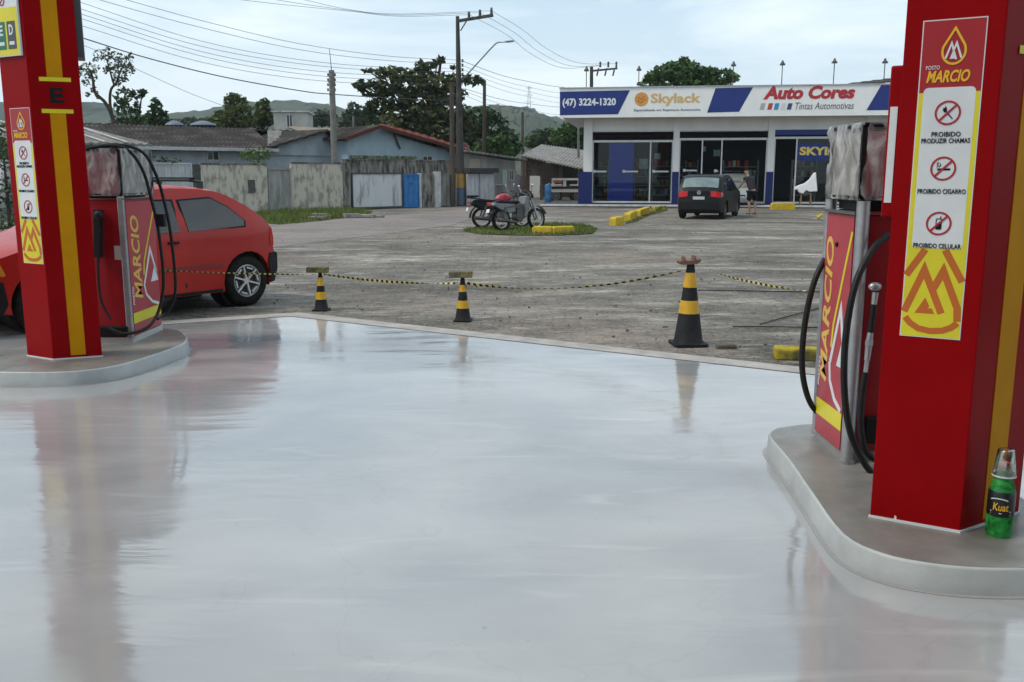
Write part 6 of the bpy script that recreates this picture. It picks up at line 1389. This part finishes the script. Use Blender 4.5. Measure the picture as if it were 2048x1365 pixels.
    MB().cyl((.5, .12, .26), (.42, .34, .0), .012, n=6).build('side_stand', DSTEEL, t)
    return t
moto('black motorcycle with a red fuel tank and rear rack, the farther one in the grass', (964, 457), (1047, 455), mat('moto_red', (.42, .012, .04), .25, coat=.5), True, False)
moto('silver-grey underbone motorcycle parked nearest, its leg shield towards the yellow stones', (1003, 462), (1089, 458), mat('moto_silver', (.13, .14, .15), .35, (.09, .10, .105), 6, metal=.3, coat=.4), False, True)
h = G(1049, 456); q = D(1048, 391, h.y)
t = thing('helmet', 'black open-face helmet hanging on the handlebar between the motorcycles', 'helmet', q); MB().ball((0, 0, 0), .16, 16, 12, (1, .9, .95)).build('shell', BLK, t, smooth=60); MB().ball((.05, -.06, -.02), .125, 14, 10, (1, .9, .7)).build('visor', CPN, t, smooth=60)
# ================================================================ PERSON at the open car door, seen from behind and bending to the left
def skin(name, verts, edges, mt, parent, sub=2):
    me = bpy.data.meshes.new(name); me.from_pydata([v[:3] for v in verts], edges, []); o = bpy.data.objects.new(name, me); COL.objects.link(o); o.parent = parent; me.materials.append(mt)
    s = o.modifiers.new('skin', 'SKIN'); s.use_smooth_shade = True
    for i, v in enumerate(verts):
        r = v[3]; me.skin_vertices[0].data[i].radius = (r, v[4] if len(v) > 4 else r)
    me.skin_vertices[0].data[0].use_root = True
    u = o.modifiers.new('sub', 'SUBSURF'); u.levels = sub; u.render_levels = sub; return o
q = G(1503, 429); t = thing('person', 'person in a dark grey T-shirt and black shorts bending towards the open car door', 'person', (q.x, q.y, 0), R(14))
SKIN = mat('skin', (.30, .17, .12), .6, (.26, .15, .10), 8); SHIRT = mat('shirt', (.035, .034, .04), .85, (.025, .025, .03), 10, bump=.2); SHORT = mat('shorts', (.012, .012, .014), .9)
# x right, y away from the camera, z up; trunk tips away and to the left
V = [(0, .02, .90, .09, .075), (-.02, .06, 1.08, .09, .07), (-.05, .14, 1.26, .10, .07), (-.08, .22, 1.42, .07, .06), (-.10, .26, 1.50, .05), (-.12, .30, 1.57, .08, .09), (-.13, .33, 1.66, .085, .10), (-.13, .35, 1.72, .05, .06),
     (-.10, .0, .86, .095, .09), (-.11, .06, .48, .06), (-.10, .0, .30, .058), (-.09, .0, .09, .036), (-.09, -.0, .04, .036), (-.11, .13, .025, .03),
     (.10, .0, .86, .095, .09), (.12, .03, .48, .06), (.12, -.04, .30, .058), (.12, -.06, .09, .036), (.12, -.06, .04, .036), (.14, .07, .025, .03),
     (-.22, .20, 1.40, .055), (-.32, .30, 1.16, .042), (-.34, .46, 1.00, .030), (-.345, .52, .97, .032),
     (.10, .20, 1.40, .055), (.16, .26, 1.16, .042), (.06, .46, 1.06, .030), (.02, .52, 1.06, .032)]
E_ = [(0, 1), (1, 2), (2, 3), (3, 4), (4, 5), (5, 6), (6, 7), (0, 8), (8, 9), (9, 10), (10, 11), (11, 12), (12, 13), (0, 14), (14, 15), (15, 16), (16, 17), (17, 18), (18, 19), (2, 20), (20, 21), (21, 22), (22, 23), (2, 24), (24, 25), (25, 26), (26, 27)]
for (hx, hy, hz), sgn in (((-.345, .52, .97), -1), ((.02, .52, 1.06), -1)):
    wi = 23 if hx < -.3 else 27
    for k_, ln in enumerate((.075, .085, .08, .065)):
        i0 = len(V); ox = (k_-1.5)*.018; V.append((hx-.03+ox*.4, hy+.04, hz+ox, .010)); V.append((hx-.05+ox*.4, hy+.04+ln*.6, hz+ox-.01, .009)); V.append((hx-.05+ox*.4, hy+.04+ln, hz+ox-.035, .007)); E_ += [(wi, i0), (i0, i0+1), (i0+1, i0+2)]
    i0 = len(V); V.append((hx+.03, hy+.02, hz+.02, .011)); V.append((hx+.035, hy+.06, hz+.01, .009)); E_ += [(wi, i0), (i0, i0+1)]
skin('body', V, E_, SKIN, t)
skin('t_shirt', [(0, .0, .78, .165, .13), (-.02, .06, 1.06, .155, .125), (-.05, .14, 1.26, .175, .125), (-.08, .215, 1.41, .115, .10), (-.09, .24, 1.45, .07), (-.22, .20, 1.40, .078), (-.29, .27, 1.31, .070), (.10, .20, 1.40, .078), (.13, .23, 1.28, .070)], [(0, 1), (1, 2), (2, 3), (3, 4), (2, 5), (5, 6), (2, 7), (7, 8)], SHIRT, t)
skin('shorts', [(0, .02, .90, .16, .13), (-.10, .0, .82, .125, .12), (-.115, .05, .50, .105), (.10, 0, .82, .12, .115), (.12, .03, .50, .105)], [(0, 1), (1, 2), (0, 3), (3, 4)], SHORT, t)
skin('hair', [(-.12, .30, 1.63, .092, .10), (-.13, .33, 1.70, .09, .10), (-.13, .35, 1.755, .06, .07)], [(0, 1), (1, 2)], mat('hair', (.012, .010, .009), .8), t)
for x_, y_ in ((-.10, .04), (.13, -.02)): MB().box((x_-.045, y_-.09, .0), (x_+.045, y_+.17, .03)).build('flip_flop', CPN, t, bevel=.012)
